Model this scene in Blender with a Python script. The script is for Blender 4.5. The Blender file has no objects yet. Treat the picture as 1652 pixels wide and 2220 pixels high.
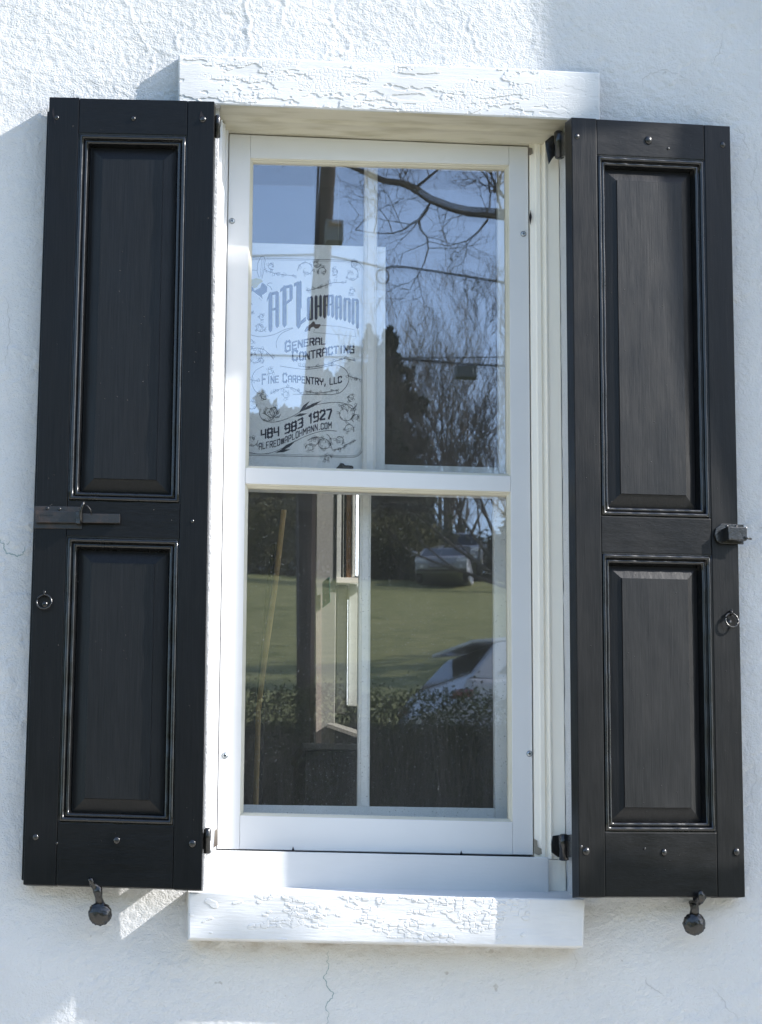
import bpy, bmesh, math, random
import numpy as np
from mathutils import Vector, Matrix
sc = bpy.context.scene
C = sc.collection
R = math.radians
random.seed(7)
rng = np.random.default_rng(11)

# ------------------------------------------------------------------ camera, sky, sun, exposure
FOC = 5600.0                         # focal length in units of a 1652 x 2220 picture
yaw, pitch, roll = R(-6.196), R(11.641), R(-0.274)
M = (Matrix.Rotation(yaw, 3, 'Z') @ Matrix.Rotation(pitch, 3, 'X') @ Matrix.Rotation(roll, 3, 'Y'))
CAM = Vector((0.0, -6.2, 1.6))
cd = bpy.data.cameras.new('camera'); cam = bpy.data.objects.new('camera', cd); C.objects.link(cam)
rx, fw, up = M.col[0], M.col[1], M.col[2]
mw = Matrix.Identity(4)
for i in range(3):
    mw[i][0], mw[i][1], mw[i][2], mw[i][3] = rx[i], up[i], -fw[i], CAM[i]
cam.matrix_world = mw
cd.sensor_fit = 'VERTICAL'; cd.sensor_height = 24.0; cd.lens = 24.0*FOC/2220.0
cd.clip_start = 0.1; cd.clip_end = 3000
cd.dof.use_dof = True; cd.dof.focus_distance = 6.3; cd.dof.aperture_fstop = 15.0
sc.camera = cam

TOSUN = Vector((3.0, -1.0, 2.16)).normalized()
SUN_K = 3.0; SUN_KZ = 2.16
w = bpy.data.worlds.new('World'); sc.world = w; w.use_nodes = True
nt = w.node_tree; nt.nodes.clear()
sky = nt.nodes.new('ShaderNodeTexSky'); sky.sky_type = 'NISHITA'; sky.sun_disc = False
sky.sun_elevation = math.asin(TOSUN.z); sky.sun_rotation = math.atan2(TOSUN.x, TOSUN.y)
sky.air_density = 1.0; sky.dust_density = 0.7; sky.ozone_density = 1.45
bg = nt.nodes.new('ShaderNodeBackground'); bg.inputs['Strength'].default_value = 0.15
wo = nt.nodes.new('ShaderNodeOutputWorld')
nt.links.new(sky.outputs[0], bg.inputs[0]); nt.links.new(bg.outputs[0], wo.inputs[0])
sd = bpy.data.lights.new('sun', 'SUN'); sd.energy = 3.1; sd.angle = R(0.53); sd.color = (1.0, 0.965, 0.92)
sun = bpy.data.objects.new('sun', sd); C.objects.link(sun)
sun.rotation_euler = TOSUN.to_track_quat('Z', 'Y').to_euler()
sc.view_settings.view_transform = 'Standard'; sc.view_settings.look = 'None'
sc.view_settings.exposure = 1.5; sc.view_settings.gamma = 1.0
try: sc.view_settings.use_curve_mapping = False
except Exception: pass
cy = sc.cycles
cy.use_denoising = True
cy.max_bounces = 9; cy.diffuse_bounces = 4; cy.glossy_bounces = 5; cy.transparent_max_bounces = 24; cy.transmission_bounces = 6
cy.caustics_reflective = False; cy.caustics_refractive = False
cy.sample_clamp_indirect = 6.0

# ------------------------------------------------------------------ mapping between picture and place
def ray(u, v):
    return (M @ Vector(((u-826.0)/FOC, 1.0, -(v-1110.0)/FOC)))
def P(u, v, Y=0.0):                  # point of the plane y = Y seen there
    d = ray(u, v); t = (Y-CAM.y)/d.y
    return CAM + d*t
def PP(u, v, o, n):                  # point of a general plane
    d = ray(u, v); t = (Vector(o)-CAM).dot(n)/d.dot(n)
    return CAM + d*t
GY = 0.15
def RF(u, v, L):                     # point of the street side that the glass shows there, L metres out from the glass
    d = ray(u, v); s = d/d.y
    a = (GY-CAM.y)+L
    return Vector((CAM.x+s.x*a, GY-L, CAM.z+s.z*a))

# ------------------------------------------------------------------ object helpers
def setp(o, label=None, cat=None, group=None, kind=None):
    if label: o['label'] = label
    if cat: o['category'] = cat
    if group: o['group'] = group
    if kind: o['kind'] = kind
    return o
def thing(name, label, cat, loc, group=None):
    o = bpy.data.objects.new(name, None); o.empty_display_size = 0.1
    C.objects.link(o); o.location = loc
    bpy.context.view_layer.update()
    return setp(o, label, cat, group)
def wloc(o):
    l = Vector((0, 0, 0))
    while o is not None:
        l = l + o.location; o = o.parent
    return l
def link(name, me, mat, parent=None, smooth=False, org=None):
    """mesh in world coordinates -> object whose origin is its parent's (or org)"""
    o = bpy.data.objects.new(name, me)
    if mat is not None: me.materials.append(mat)
    base = wloc(parent) if parent is not None else (Vector(org) if org is not None else Vector((0, 0, 0)))
    if base.length > 0: me.transform(Matrix.Translation(-base))
    if parent is not None: o.parent = parent
    else: o.location = base
    if smooth:
        me.polygons.foreach_set('use_smooth', [True]*len(me.polygons))
    C.objects.link(o)
    return o
def rawmesh(name, vs, fs, mat, parent=None, smooth=False, org=None):
    me = bpy.data.meshes.new(name); me.from_pydata([tuple(v) for v in vs], [], fs); me.update()
    return link(name, me, mat, parent, smooth, org)

class MB:
    def __init__(s, f=None): s.v = []; s.f = []; s.map = f
    def add(s, vs, fs):
        n = len(s.v)
        s.v += [tuple(s.map(*p)) if s.map else tuple(p) for p in vs]
        s.f += [[i+n for i in q] for q in fs]
        return s
    def box(s, x0, x1, y0, y1, z0, z1):
        return s.add([(x0,y0,z0),(x1,y0,z0),(x1,y1,z0),(x0,y1,z0),(x0,y0,z1),(x1,y0,z1),(x1,y1,z1),(x0,y1,z1)],
            [[0,3,2,1],[4,5,6,7],[0,1,5,4],[1,2,6,5],[2,3,7,6],[3,0,4,7]])
    def prism(s, pts, off):          # pts: polygon of points, off: vector
        n = len(pts); a = [Vector(p) for p in pts]; b = [p+Vector(off) for p in a]
        return s.add(a+b, [list(range(n))[::-1], list(range(n, 2*n))]+[[i, (i+1) % n, n+(i+1) % n, n+i] for i in range(n)])
    def tube(s, pts, rad, seg=6, cap=True):
        pts = [Vector(p) for p in pts]; n = len(pts)
        if not hasattr(rad, '__len__'): rad = [rad]*n
        vs = []; fs = []
        for i, p in enumerate(pts):
            t = (pts[min(i+1, n-1)]-pts[max(i-1, 0)])
            if t.length < 1e-9: t = Vector((0, 0, 1))
            t.normalize()
            a = t.cross(Vector((0, 0, 1)) if abs(t.z) < .9 else Vector((1, 0, 0))).normalized(); b = t.cross(a)
            for k in range(seg):
                an = 2*math.pi*k/seg
                vs.append(p+(a*math.cos(an)+b*math.sin(an))*rad[i])
        for i in range(n-1):
            for k in range(seg):
                k2 = (k+1) % seg
                fs.append([i*seg+k, i*seg+k2, (i+1)*seg+k2, (i+1)*seg+k])
        if cap: fs.append(list(range(seg))[::-1]); fs.append([(n-1)*seg+k for k in range(seg)])
        return s.add(vs, fs)
    def build(s, name, mat, parent=None, bevel=0, segs=2, smooth=False, org=None, jitter=0):
        me = bpy.data.meshes.new(name); me.from_pydata(s.v, [], s.f); me.update()
        bm = bmesh.new(); bm.from_mesh(me)
        bmesh.ops.recalc_face_normals(bm, faces=bm.faces)
        if bevel > 0:
            es = [e for e in bm.edges if len(e.link_faces) == 2 and e.calc_face_angle(0) > R(25)]
            bmesh.ops.bevel(bm, geom=es, offset=bevel, segments=segs, affect='EDGES', profile=.6, clamp_overlap=True)
            for f in bm.faces: f.smooth = False
        bm.to_mesh(me); bm.free()
        return link(name, me, mat, parent, smooth, org)

# ------------------------------------------------------------------ noise fields (numpy)
def gnoise(shape, wx, wz, seed):
    r = np.random.default_rng(seed); a = r.standard_normal(shape)
    fz = np.fft.fftfreq(shape[0])[:, None]; fx = np.fft.rfftfreq(shape[1])[None, :]
    H = np.exp(-2*(math.pi**2)*((fx*wx)**2+(fz*wz)**2)/6.0)
    b = np.fft.irfft2(np.fft.rfft2(a)*H, s=shape)
    b -= b.mean(); return b/b.std()
def sstep(a, b, x):
    t = np.clip((x-a)/(b-a), 0, 1); return t*t*(3-2*t)
def segdist(X, Z, pts):
    d = np.full(X.shape, 9.0)
    for (x0, z0), (x1, z1) in zip(pts[:-1], pts[1:]):
        vx, vz = x1-x0, z1-z0; L = vx*vx+vz*vz+1e-12
        t = np.clip(((X-x0)*vx+(Z-z0)*vz)/L, 0, 1)
        d = np.minimum(d, np.hypot(X-x0-t*vx, Z-z0-t*vz))
    return d
def jag(pts, n=4, amp=.006, seed=0):
    r = random.Random(seed); pts = list(pts)
    for _ in range(n):
        q = [pts[0]]
        for a, b in zip(pts[:-1], pts[1:]):
            L = math.hypot(b[0]-a[0], b[1]-a[1])
            q.append(((a[0]+b[0])/2+r.uniform(-1, 1)*min(amp, L*.25), (a[1]+b[1])/2+r.uniform(-1, 1)*min(amp, L*.25))); q.append(b)
        pts = q; amp *= .6
    return pts

# ------------------------------------------------------------------ materials
def newmat(name):
    m = bpy.data.materials.new(name); m.use_nodes = True; n = m.node_tree; n.nodes.clear()
    out = n.nodes.new('ShaderNodeOutputMaterial'); b = n.nodes.new('ShaderNodeBsdfPrincipled')
    n.links.new(b.outputs[0], out.inputs[0]); return m, n, b, out
def N(n, t, **kw):
    x = n.nodes.new(t)
    for k, v in kw.items():
        if k in x.inputs: x.inputs[k].default_value = v
        else: setattr(x, k, v)
    return x
def coords(n, sx=1, sy=1, sz=1):
    tc = N(n, 'ShaderNodeNewGeometry'); mp = N(n, 'ShaderNodeMapping'); mp.inputs['Scale'].default_value = (sx, sy, sz)
    n.links.new(tc.outputs['Position'], mp.inputs[0]); return mp.outputs[0]
def ramp(n, src, stops):
    r = N(n, 'ShaderNodeValToRGB'); e = r.color_ramp.elements
    while len(e) < len(stops): e.new(0.5)
    for i, (p, c) in enumerate(stops):
        e[i].position = p; e[i].color = (c[0], c[1], c[2], 1) if hasattr(c, '__len__') else (c, c, c, 1)
    n.links.new(src, r.inputs[0]); return r.outputs[0]
def noisy(name, c1, c2, rough=.6, scale=8, stretch=(1, 1, 1), bumps=(), spec=.5, detail=4, coat=0, lo=.35, hi=.65):
    m, n, b, out = newmat(name)
    v = coords(n, *stretch); no = N(n, 'ShaderNodeTexNoise', Scale=scale, Detail=detail); n.links.new(v, no.inputs[0])
    n.links.new(ramp(n, no.outputs[0], [(lo, c1), (hi, c2)]), b.inputs['Base Color'])
    b.inputs['Roughness'].default_value = rough; b.inputs['Specular IOR Level'].default_value = spec
    b.inputs['Coat Weight'].default_value = coat
    prev = None
    for (s, st, dist, strg) in bumps:
        vv = coords(n, *st); nn = N(n, 'ShaderNodeTexNoise', Scale=s, Detail=4); n.links.new(vv, nn.inputs[0])
        bp = N(n, 'ShaderNodeBump', Strength=strg, Distance=dist); n.links.new(nn.outputs[0], bp.inputs['Height'])
        if prev: n.links.new(prev, bp.inputs['Normal'])
        prev = bp.outputs[0]
    if prev: n.links.new(prev, b.inputs['Normal'])
    return m
def plain(name, c, rough=.6, metal=0, spec=.5, emit=None, es=0):
    m, n, b, out = newmat(name); b.inputs['Base Color'].default_value = (*c, 1); b.inputs['Roughness'].default_value = rough
    b.inputs['Metallic'].default_value = metal; b.inputs['Specular IOR Level'].default_value = spec
    if emit: b.inputs['Emission Color'].default_value = (*emit, 1); b.inputs['Emission Strength'].default_value = es
    return m

# window opening in the wall plane
OX0 = (P(470, 226).x+P(452, 1925).x)/2; OX1 = (P(1228, 257).x+P(1243, 1940).x)/2
OZ1 = (P(470, 225).z+P(1228, 258).z)/2; OZ0 = (P(452, 1950).z+P(1243, 1962).z)/2
SILL_BOT = P(830, 2045, -.088).z

def stucco_mat():
    m, n, b, out = newmat('stucco_paint')
    v = coords(n)
    big = N(n, 'ShaderNodeTexNoise', Scale=3.2, Detail=5); n.links.new(v, big.inputs[0])
    col = ramp(n, big.outputs[0], [(.3, (.555, .56, .565)), (.7, (.625, .628, .632))])
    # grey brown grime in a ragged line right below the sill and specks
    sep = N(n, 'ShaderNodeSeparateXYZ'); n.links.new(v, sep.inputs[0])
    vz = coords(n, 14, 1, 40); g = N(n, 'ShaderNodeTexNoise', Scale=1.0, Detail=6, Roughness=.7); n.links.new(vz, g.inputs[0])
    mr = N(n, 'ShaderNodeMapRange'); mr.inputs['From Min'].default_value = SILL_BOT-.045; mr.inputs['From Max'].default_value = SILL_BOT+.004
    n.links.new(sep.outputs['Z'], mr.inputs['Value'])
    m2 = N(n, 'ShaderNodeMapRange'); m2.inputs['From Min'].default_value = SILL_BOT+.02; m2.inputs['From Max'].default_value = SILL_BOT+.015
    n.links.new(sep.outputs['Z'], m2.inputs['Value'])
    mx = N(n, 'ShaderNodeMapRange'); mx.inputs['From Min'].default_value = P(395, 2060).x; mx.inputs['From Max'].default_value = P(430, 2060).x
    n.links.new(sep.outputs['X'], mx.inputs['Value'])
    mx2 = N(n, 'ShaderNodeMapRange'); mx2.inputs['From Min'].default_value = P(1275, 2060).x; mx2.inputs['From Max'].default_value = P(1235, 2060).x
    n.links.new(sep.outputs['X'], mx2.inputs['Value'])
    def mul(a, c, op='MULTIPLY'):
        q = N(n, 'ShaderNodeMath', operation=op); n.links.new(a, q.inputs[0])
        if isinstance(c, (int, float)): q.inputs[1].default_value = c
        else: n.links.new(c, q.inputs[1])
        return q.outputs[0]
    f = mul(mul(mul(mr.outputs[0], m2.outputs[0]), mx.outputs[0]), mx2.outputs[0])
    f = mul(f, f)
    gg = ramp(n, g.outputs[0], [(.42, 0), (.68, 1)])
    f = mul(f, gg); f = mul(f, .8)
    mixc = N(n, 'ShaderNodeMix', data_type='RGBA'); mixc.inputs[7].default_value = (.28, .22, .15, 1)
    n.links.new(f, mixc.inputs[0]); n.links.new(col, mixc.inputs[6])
    vo = N(n, 'ShaderNodeTexNoise', Scale=36, Detail=2); n.links.new(v, vo.inputs[0])
    sp = ramp(n, vo.outputs[0], [(.735, 0), (.775, 1)]); sp = mul(sp, .5)
    mix2 = N(n, 'ShaderNodeMix', data_type='RGBA'); mix2.inputs[7].default_value = (.3, .28, .25, 1)
    n.links.new(sp, mix2.inputs[0]); n.links.new(mixc.outputs[2], mix2.inputs[6])
    n.links.new(mix2.outputs[2], b.inputs['Base Color'])
    b.inputs['Roughness'].default_value = .75; b.inputs['Specular IOR Level'].default_value = .25
    n1 = N(n, 'ShaderNodeTexNoise', Scale=210, Detail=3, Roughness=.6); n.links.new(coords(n, 1, 1, 1.15), n1.inputs[0])
    b1 = N(n, 'ShaderNodeBump', Strength=.85, Distance=.0034); n.links.new(n1.outputs[0], b1.inputs['Height'])
    n2 = N(n, 'ShaderNodeTexNoise', Scale=80, Detail=3); n.links.new(coords(n), n2.inputs[0])
    b2 = N(n, 'ShaderNodeBump', Strength=.6, Distance=.0045); n.links.new(n2.outputs[0], b2.inputs['Height']); n.links.new(b1.outputs[0], b2.inputs['Normal'])
    n.links.new(b2.outputs[0], b.inputs['Normal'])
    return m
MST = stucco_mat()
MFLAKE = noisy('flaking_white_paint', (.57, .572, .575), (.63, .632, .635), .6, 9, (1, 1, 1), [(300, (.25, 1, 3), .0012, .5)], .3)
MSASH = noisy('white_sash_paint', (.67, .67, .67), (.70, .70, .70), .42, 4, (1, 1, 1), [(260, (1, 1, .12), .0004, .25)], .5)
MSASHH = noisy('white_rail_paint', (.67, .67, .67), (.70, .70, .70), .42, 4, (1, 1, 1), [(260, (.12, 1, 1), .0004, .25)], .5)
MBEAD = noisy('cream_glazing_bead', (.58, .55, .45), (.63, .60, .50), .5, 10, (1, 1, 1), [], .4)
MCASE = noisy('casing_paint_warm_bounce', (.88, .83, .73), (.92, .88, .80), .55, 7, (1, 1, .3), [(160, (1, 1, .2), .001, .4)], .35)  # cream tint carries the warm bounce on the right casing
MHEAD = noisy('weathered_head_warm_bounce', (.44, .41, .31), (.56, .53, .43), .6, 6, (1, 5, 5), [(160, (.2, 1, 1), .001, .4)], .3, lo=.38, hi=.55)  # dirt streaks, plus warm ground bounce put into the cream
MSUB = noisy('sub_sill_paint', (.58, .585, .59), (.65, .65, .65), .5, 5, (.5, 1, 1), [(120, (.2, 1, 1), .0012, .35)], .4)
MINNER = noisy('old_inner_sash_paint', (.82, .83, .81), (.88, .885, .87), .55, 9, (1, 1, .3), [(120, (1, 1, .2), .001, .4)], .35)
def black_mat(name, st, st2, r0=.27, r1=.36, sp=.21, k=1.0):
    m, n, b, out = newmat(name)
    v = coords(n, *st); no = N(n, 'ShaderNodeTexNoise', Scale=1, Detail=5, Roughness=.6); n.links.new(v, no.inputs[0])
    n.links.new(ramp(n, no.outputs[0], [(.3, (.0040*k, .0040*k, .0043*k)), (.7, (.0080*k, .0081*k, .0085*k))]), b.inputs['Base Color'])
    bl = N(n, 'ShaderNodeTexNoise', Scale=7, Detail=5, Roughness=.65); n.links.new(coords(n, 1.4, 1.4, .8), bl.inputs[0])
    n.links.new(ramp(n, bl.outputs[0], [(.3, r0), (.7, r1+.03)]), b.inputs['Roughness'])
    b.inputs['Specular IOR Level'].default_value = sp
    bp = N(n, 'ShaderNodeBump', Strength=.28, Distance=.0010); n.links.new(no.outputs[0], bp.inputs['Height'])
    n2 = N(n, 'ShaderNodeTexNoise', Scale=1, Detail=3); n.links.new(coords(n, *st2), n2.inputs[0])
    b2 = N(n, 'ShaderNodeBump', Strength=.35, Distance=.003); n.links.new(n2.outputs[0], b2.inputs['Height']); n.links.new(bp.outputs[0], b2.inputs['Normal'])
    # dust specks and small paint nibs
    n3 = N(n, 'ShaderNodeTexVoronoi', Scale=38); n.links.new(coords(n), n3.inputs['Vector'])
    sp = ramp(n, n3.outputs['Distance'], [(.035, 1), (.06, 0)])
    b3 = N(n, 'ShaderNodeBump', Strength=.6, Distance=.0015); n.links.new(sp, b3.inputs['Height']); n.links.new(b2.outputs[0], b3.inputs['Normal'])
    n.links.new(b3.outputs[0], b.inputs['Normal'])
    return m
MBV = black_mat('black_paint_upright_grain', (330, 330, 9), (30, 30, 6))
MBH = black_mat('black_paint_level_grain', (9, 330, 330), (6, 30, 30))
MFIELD = black_mat('black_field_lit_tone', (330, 330, 9), (30, 30, 6), .30, .40, .26, 1.7)  # sunlit grey of the raised fields put into their colour
MBM = black_mat('black_paint_moulding', (60, 60, 60), (20, 20, 20), .20, .26, .6)
MIRON = noisy('black_painted_iron', (.008, .008, .009), (.016, .015, .014), .24, 60, (1, 1, 1), [(110, (1, 1, 1), .0012, .6)], .6)
MRUST = noisy('worn_iron_bolt', (.012, .011, .011), (.05, .028, .018), .4, 26, (1, 1, 1), [(140, (1, 1, 1), .001, .5)], .6, lo=.5, hi=.75)
MSCREW = plain('zinc_screw', (.42, .45, .47), .35, 1.0)
MDARK2 = plain('screw_recess_grey', (.22, .24, .26), .7)
MDARK = plain('shadow_gap_black', (.012, .010, .014), .9)  # near black stands in for shade in gaps, slots and notches
MWOODBARE = noisy('bare_weathered_wood', (.12, .10, .085), (.30, .27, .22), .8, 30, (1, 1, .2), [(200, (1, 1, .1), .001, .6)], .2)

def glass_mat(name, wav, wsc, dust, specks, F0=.115):
    m = bpy.data.materials.new(name); m.use_nodes = True; n = m.node_tree; n.nodes.clear()
    out = n.nodes.new('ShaderNodeOutputMaterial')
    geo = N(n, 'ShaderNodeNewGeometry')
    dp = N(n, 'ShaderNodeVectorMath', operation='DOT_PRODUCT'); n.links.new(geo.outputs['Incoming'], dp.inputs[0]); n.links.new(geo.outputs['Normal'], dp.inputs[1])
    ab = N(n, 'ShaderNodeMath', operation='ABSOLUTE'); n.links.new(dp.outputs['Value'], ab.inputs[0])
    om = N(n, 'ShaderNodeMath', operation='SUBTRACT'); om.inputs[0].default_value = 1; n.links.new(ab.outputs[0], om.inputs[1])
    pw = N(n, 'ShaderNodeMath', operation='POWER'); n.links.new(om.outputs[0], pw.inputs[0]); pw.inputs[1].default_value = 5
    ma = N(n, 'ShaderNodeMath', operation='MULTIPLY_ADD'); n.links.new(pw.outputs[0], ma.inputs[0]); ma.inputs[1].default_value = .95; ma.inputs[2].default_value = F0
    no = N(n, 'ShaderNodeTexNoise', Scale=wsc, Detail=1.5); n.links.new(coords(n, 1, 1, .6), no.inputs[0])
    bp = N(n, 'ShaderNodeBump', Strength=1.0, Distance=wav); n.links.new(no.outputs[0], bp.inputs['Height'])
    gl = N(n, 'ShaderNodeBsdfGlossy', Roughness=0.0); gl.inputs[0].default_value = (.93, .93, 1, 1); n.links.new(bp.outputs[0], gl.inputs['Normal'])
    tr = N(n, 'ShaderNodeBsdfTransparent'); tr.inputs[0].default_value = (.994, .998, .996, 1)
    mx = N(n, 'ShaderNodeMixShader'); n.links.new(ma.outputs[0], mx.inputs[0]); n.links.new(tr.outputs[0], mx.inputs[1]); n.links.new(gl.outputs[0], mx.inputs[2])
    di = N(n, 'ShaderNodeBsdfDiffuse'); di.inputs[0].default_value = (.75, .76, .74, 1)
    dn = N(n, 'ShaderNodeTexNoise', Scale=5, Detail=6, Roughness=.7); n.links.new(coords(n, 1.6, 1, .7), dn.inputs[0])
    f1 = ramp(n, dn.outputs[0], [(.3, dust*.5), (.75, dust*1.5)])
    vo = N(n, 'ShaderNodeTexVoronoi', Scale=95); n.links.new(coords(n), vo.inputs['Vector'])
    rad = N(n, 'ShaderNodeTexNoise', Scale=60, Detail=2); n.links.new(coords(n), rad.inputs[0])
    lt = N(n, 'ShaderNodeMath', operation='MULTIPLY'); n.links.new(rad.outputs[0], lt.inputs[0]); lt.inputs[1].default_value = .19
    cmp_ = N(n, 'ShaderNodeMath', operation='LESS_THAN'); n.links.new(vo.outputs['Distance'], cmp_.inputs[0]); n.links.new(lt.outputs[0], cmp_.inputs[1])
    sm = N(n, 'ShaderNodeMath', operation='MULTIPLY_ADD'); n.links.new(cmp_.outputs[0], sm.inputs[0]); sm.inputs[1].default_value = specks; n.links.new(f1, sm.inputs[2])
    m2 = N(n, 'ShaderNodeMixShader'); n.links.new(sm.outputs[0], m2.inputs[0]); n.links.new(mx.outputs[0], m2.inputs[1]); n.links.new(di.outputs[0], m2.inputs[2])
    n.links.new(m2.outputs[0], out.inputs[0])
    return m
MG1 = glass_mat('storm_glass', .000004, 9, .010, .0)
MG1L = glass_mat('dusty_storm_glass', .000004, 9, .012, .35)
MG2 = glass_mat('old_wavy_glass', .000022, 6, .006, .0, .04)

# ------------------------------------------------------------------ STUCCO WALL with fine relief round the window
def wall():
    x0, x1 = P(-60, 1100).x-.06, P(1712, 1100).x+.06
    z0, z1 = P(826, 2290).z-.06, P(826, -60).z+.06
    st = .004
    nx, nz = int((x1-x0)/st)+1, int((z1-z0)/st)+1
    X, Z = np.meshgrid(np.linspace(x0, x1, nx), np.linspace(z0, z1, nz))
    H = gnoise((nz, nx), 120, 100, 1)*.0022+gnoise((nz, nx), 34, 26, 2)*.0009+gnoise((nz, nx), 11, 8, 3)*.00028+gnoise((nz, nx), 2.6, 2.1, 5)*.00034
    # trowelled patches: thresholds of a slow noise give low steps with ragged edges
    q = gnoise((nz, nx), 90, 60, 21)+.22*gnoise((nz, nx), 10, 8, 22)+.1*gnoise((nz, nx), 4, 4, 23)
    H += .0016*sstep(.55, .62, q)-.0013*sstep(-.8, -.72, q)*0
    def W(px): return [(P(a, b).x, P(a, b).z) for a, b in px]
    rough = sstep(P(826, 420).z, P(826, 250).z, Z)
    seams = [([(255, -10), (290, 45), (318, 95), (322, 118)], .0022, .0035), ([(535, -10), (541, 60), (536, 110)], .0026, .004),
             ([(605, -10), (612, 30), (622, 60)], .0022, .004), ([(686, 38), (740, 68), (762, 92), (745, 118), (694, 128)], .0024, .0035),
             ([(1023, 40), (1026, 75), (1042, 110)], .0024, .004), ([(330, 125), (322, 175)], .0022, .004), ([(0, 150), (60, 158), (130, 152)], .001, .012),
             ([(720, -5), (722, 30), (727, 55)], .0022, .003), ([(372, 20), (400, 60), (385, 105)], .0018, .004)]
    for k, (pl, h, wd) in enumerate(seams):
        d = segdist(X, Z, jag(W(pl), 4, .012, k))
        H += h*np.exp(-(d/wd)**2)*1.0
        H -= .0012*np.exp(-(segdist(X, Z, [(a+.006, b-.004) for a, b in jag(W(pl), 4, .012, k)])/.003)**2)
    # sharper roughness near the top, calmer low down
    H += rough*gnoise((nz, nx), 2.8, 2.2, 9)*.0003
    edge = np.minimum(np.minimum(X-x0, x1-X), np.minimum(Z-z0, z1-Z))
    H *= sstep(0, .05, edge)
    def samp(x, z):
        fx = np.clip((x-x0)/(x1-x0)*(nx-1), 0, nx-1.001); fz = np.clip((z-z0)/(z1-z0)*(nz-1), 0, nz-1.001)
        i = fx.astype(int); j = fz.astype(int); a = fx-i; b = fz-j
        return (H[j, i]*(1-a)*(1-b)+H[j, i+1]*a*(1-b)+H[j+1, i]*(1-a)*b+H[j+1, i+1]*a*b)
    xs = [x0, OX0, OX1, x1]; zs = [z0, OZ0, OZ1, z1]
    gx = [np.linspace(xs[k], xs[k+1], max(2, int((xs[k+1]-xs[k])/st)+1)) for k in range(3)]
    gz = [np.linspace(zs[k], zs[k+1], max(2, int((zs[k+1]-zs[k])/st)+1)) for k in range(3)]
    GX = np.concatenate([gx[0], gx[1][1:], gx[2][1:]]); GZ = np.concatenate([gz[0], gz[1][1:], gz[2][1:]])
    ax0, ax1 = len(gx[0])-1, len(gx[0])+len(gx[1])-2; az0, az1 = len(gz[0])-1, len(gz[0])+len(gz[1])-2
    A, B = np.meshgrid(GX, GZ); Y = -samp(A, B)
    V = np.stack([A, Y, B], -1).reshape(-1, 3); n_x = len(GX); n_z = len(GZ)
    I, J = np.meshgrid(np.arange(n_x-1), np.arange(n_z-1))
    keep = ~((I >= ax0) & (I < ax1) & (J >= az0) & (J < az1)); I = I[keep]; J = J[keep]
    a = J*n_x+I; F = np.stack([a, a+1, a+1+n_x, a+n_x], -1)
    V = [V]; F = [F]; nv = n_x*n_z
    # reveals: rows of points from the hole's edge going back 0.16 m
    def strip(idx, inward, flip):
        nonlocal nv
        k = len(idx); dep = np.linspace(0, .16, 24)[1:]; base = V[0][idx]
        rows = [idx]
        for q_, dd in enumerate(dep):
            v = base.copy(); v[:, 1] = base[:, 1]*(1-dd/.16)+dd
            h = gnoise((1, k), 6, 1, 100+q_)[0]*.0006*(1 if q_ > 0 else 0)
            v[:, 0] += inward[0]*h; v[:, 2] += inward[1]*h
            V.append(v); rows.append(np.arange(nv, nv+k)); nv += k
        for r0, r1 in zip(rows[:-1], rows[1:]):
            f = np.stack([r0[:-1], r0[1:], r1[1:], r1[:-1]], -1)
            F.append(f[:, ::-1] if flip else f)
    js = np.arange(az0, az1+1); is_ = np.arange(ax0, ax1+1)
    strip(js*n_x+ax0, (1, 0), True); strip(js*n_x+ax1, (-1, 0), False)
    strip(az1*n_x+is_, (0, -1), True); strip(az0*n_x+is_, (0, 1), False)
    # rest of the house front
    X0, X1, Z0, Z1 = -5.0, 3.6, -.3, 6.5
    vb = np.array([(X0, 0, Z0), (x0, 0, Z0), (x1, 0, Z0), (X1, 0, Z0), (X0, 0, z0), (x0, 0, z0), (x1, 0, z0), (X1, 0, z0),
                   (X0, 0, z1), (x0, 0, z1), (x1, 0, z1), (X1, 0, z1), (X0, 0, Z1), (x0, 0, Z1), (x1, 0, Z1), (X1, 0, Z1)], float)
    fb = np.array([[0,1,5,4],[1,2,6,5],[2,3,7,6],[4,5,9,8],[6,7,11,10],[8,9,13,12],[9,10,14,13],[10,11,15,14]])+nv
    V.append(vb); F.append(fb)
    V = np.concatenate(V); F = np.concatenate(F)
    me = bpy.data.meshes.new('stucco_wall')
    me.vertices.add(len(V)); me.vertices.foreach_set('co', V.astype(np.float32).ravel())
    me.loops.add(len(F)*4); me.loops.foreach_set('vertex_index', F.astype(np.int32).ravel())
    me.polygons.add(len(F)); me.polygons.foreach_set('loop_start', np.arange(0, len(F)*4, 4, dtype=np.int32))
    me.update(calc_edges=True)
    o = link('stucco_wall', me, MST, None, True)
    setp(o, 'rough white painted stucco wall of the house around the window', 'wall')
    return o
WALL = wall()
MCRACK = plain('crack_grey', (.26, .34, .34), .9)
MCRACKF = plain('hairline_crack', (.47, .47, .47), .9)
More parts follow.
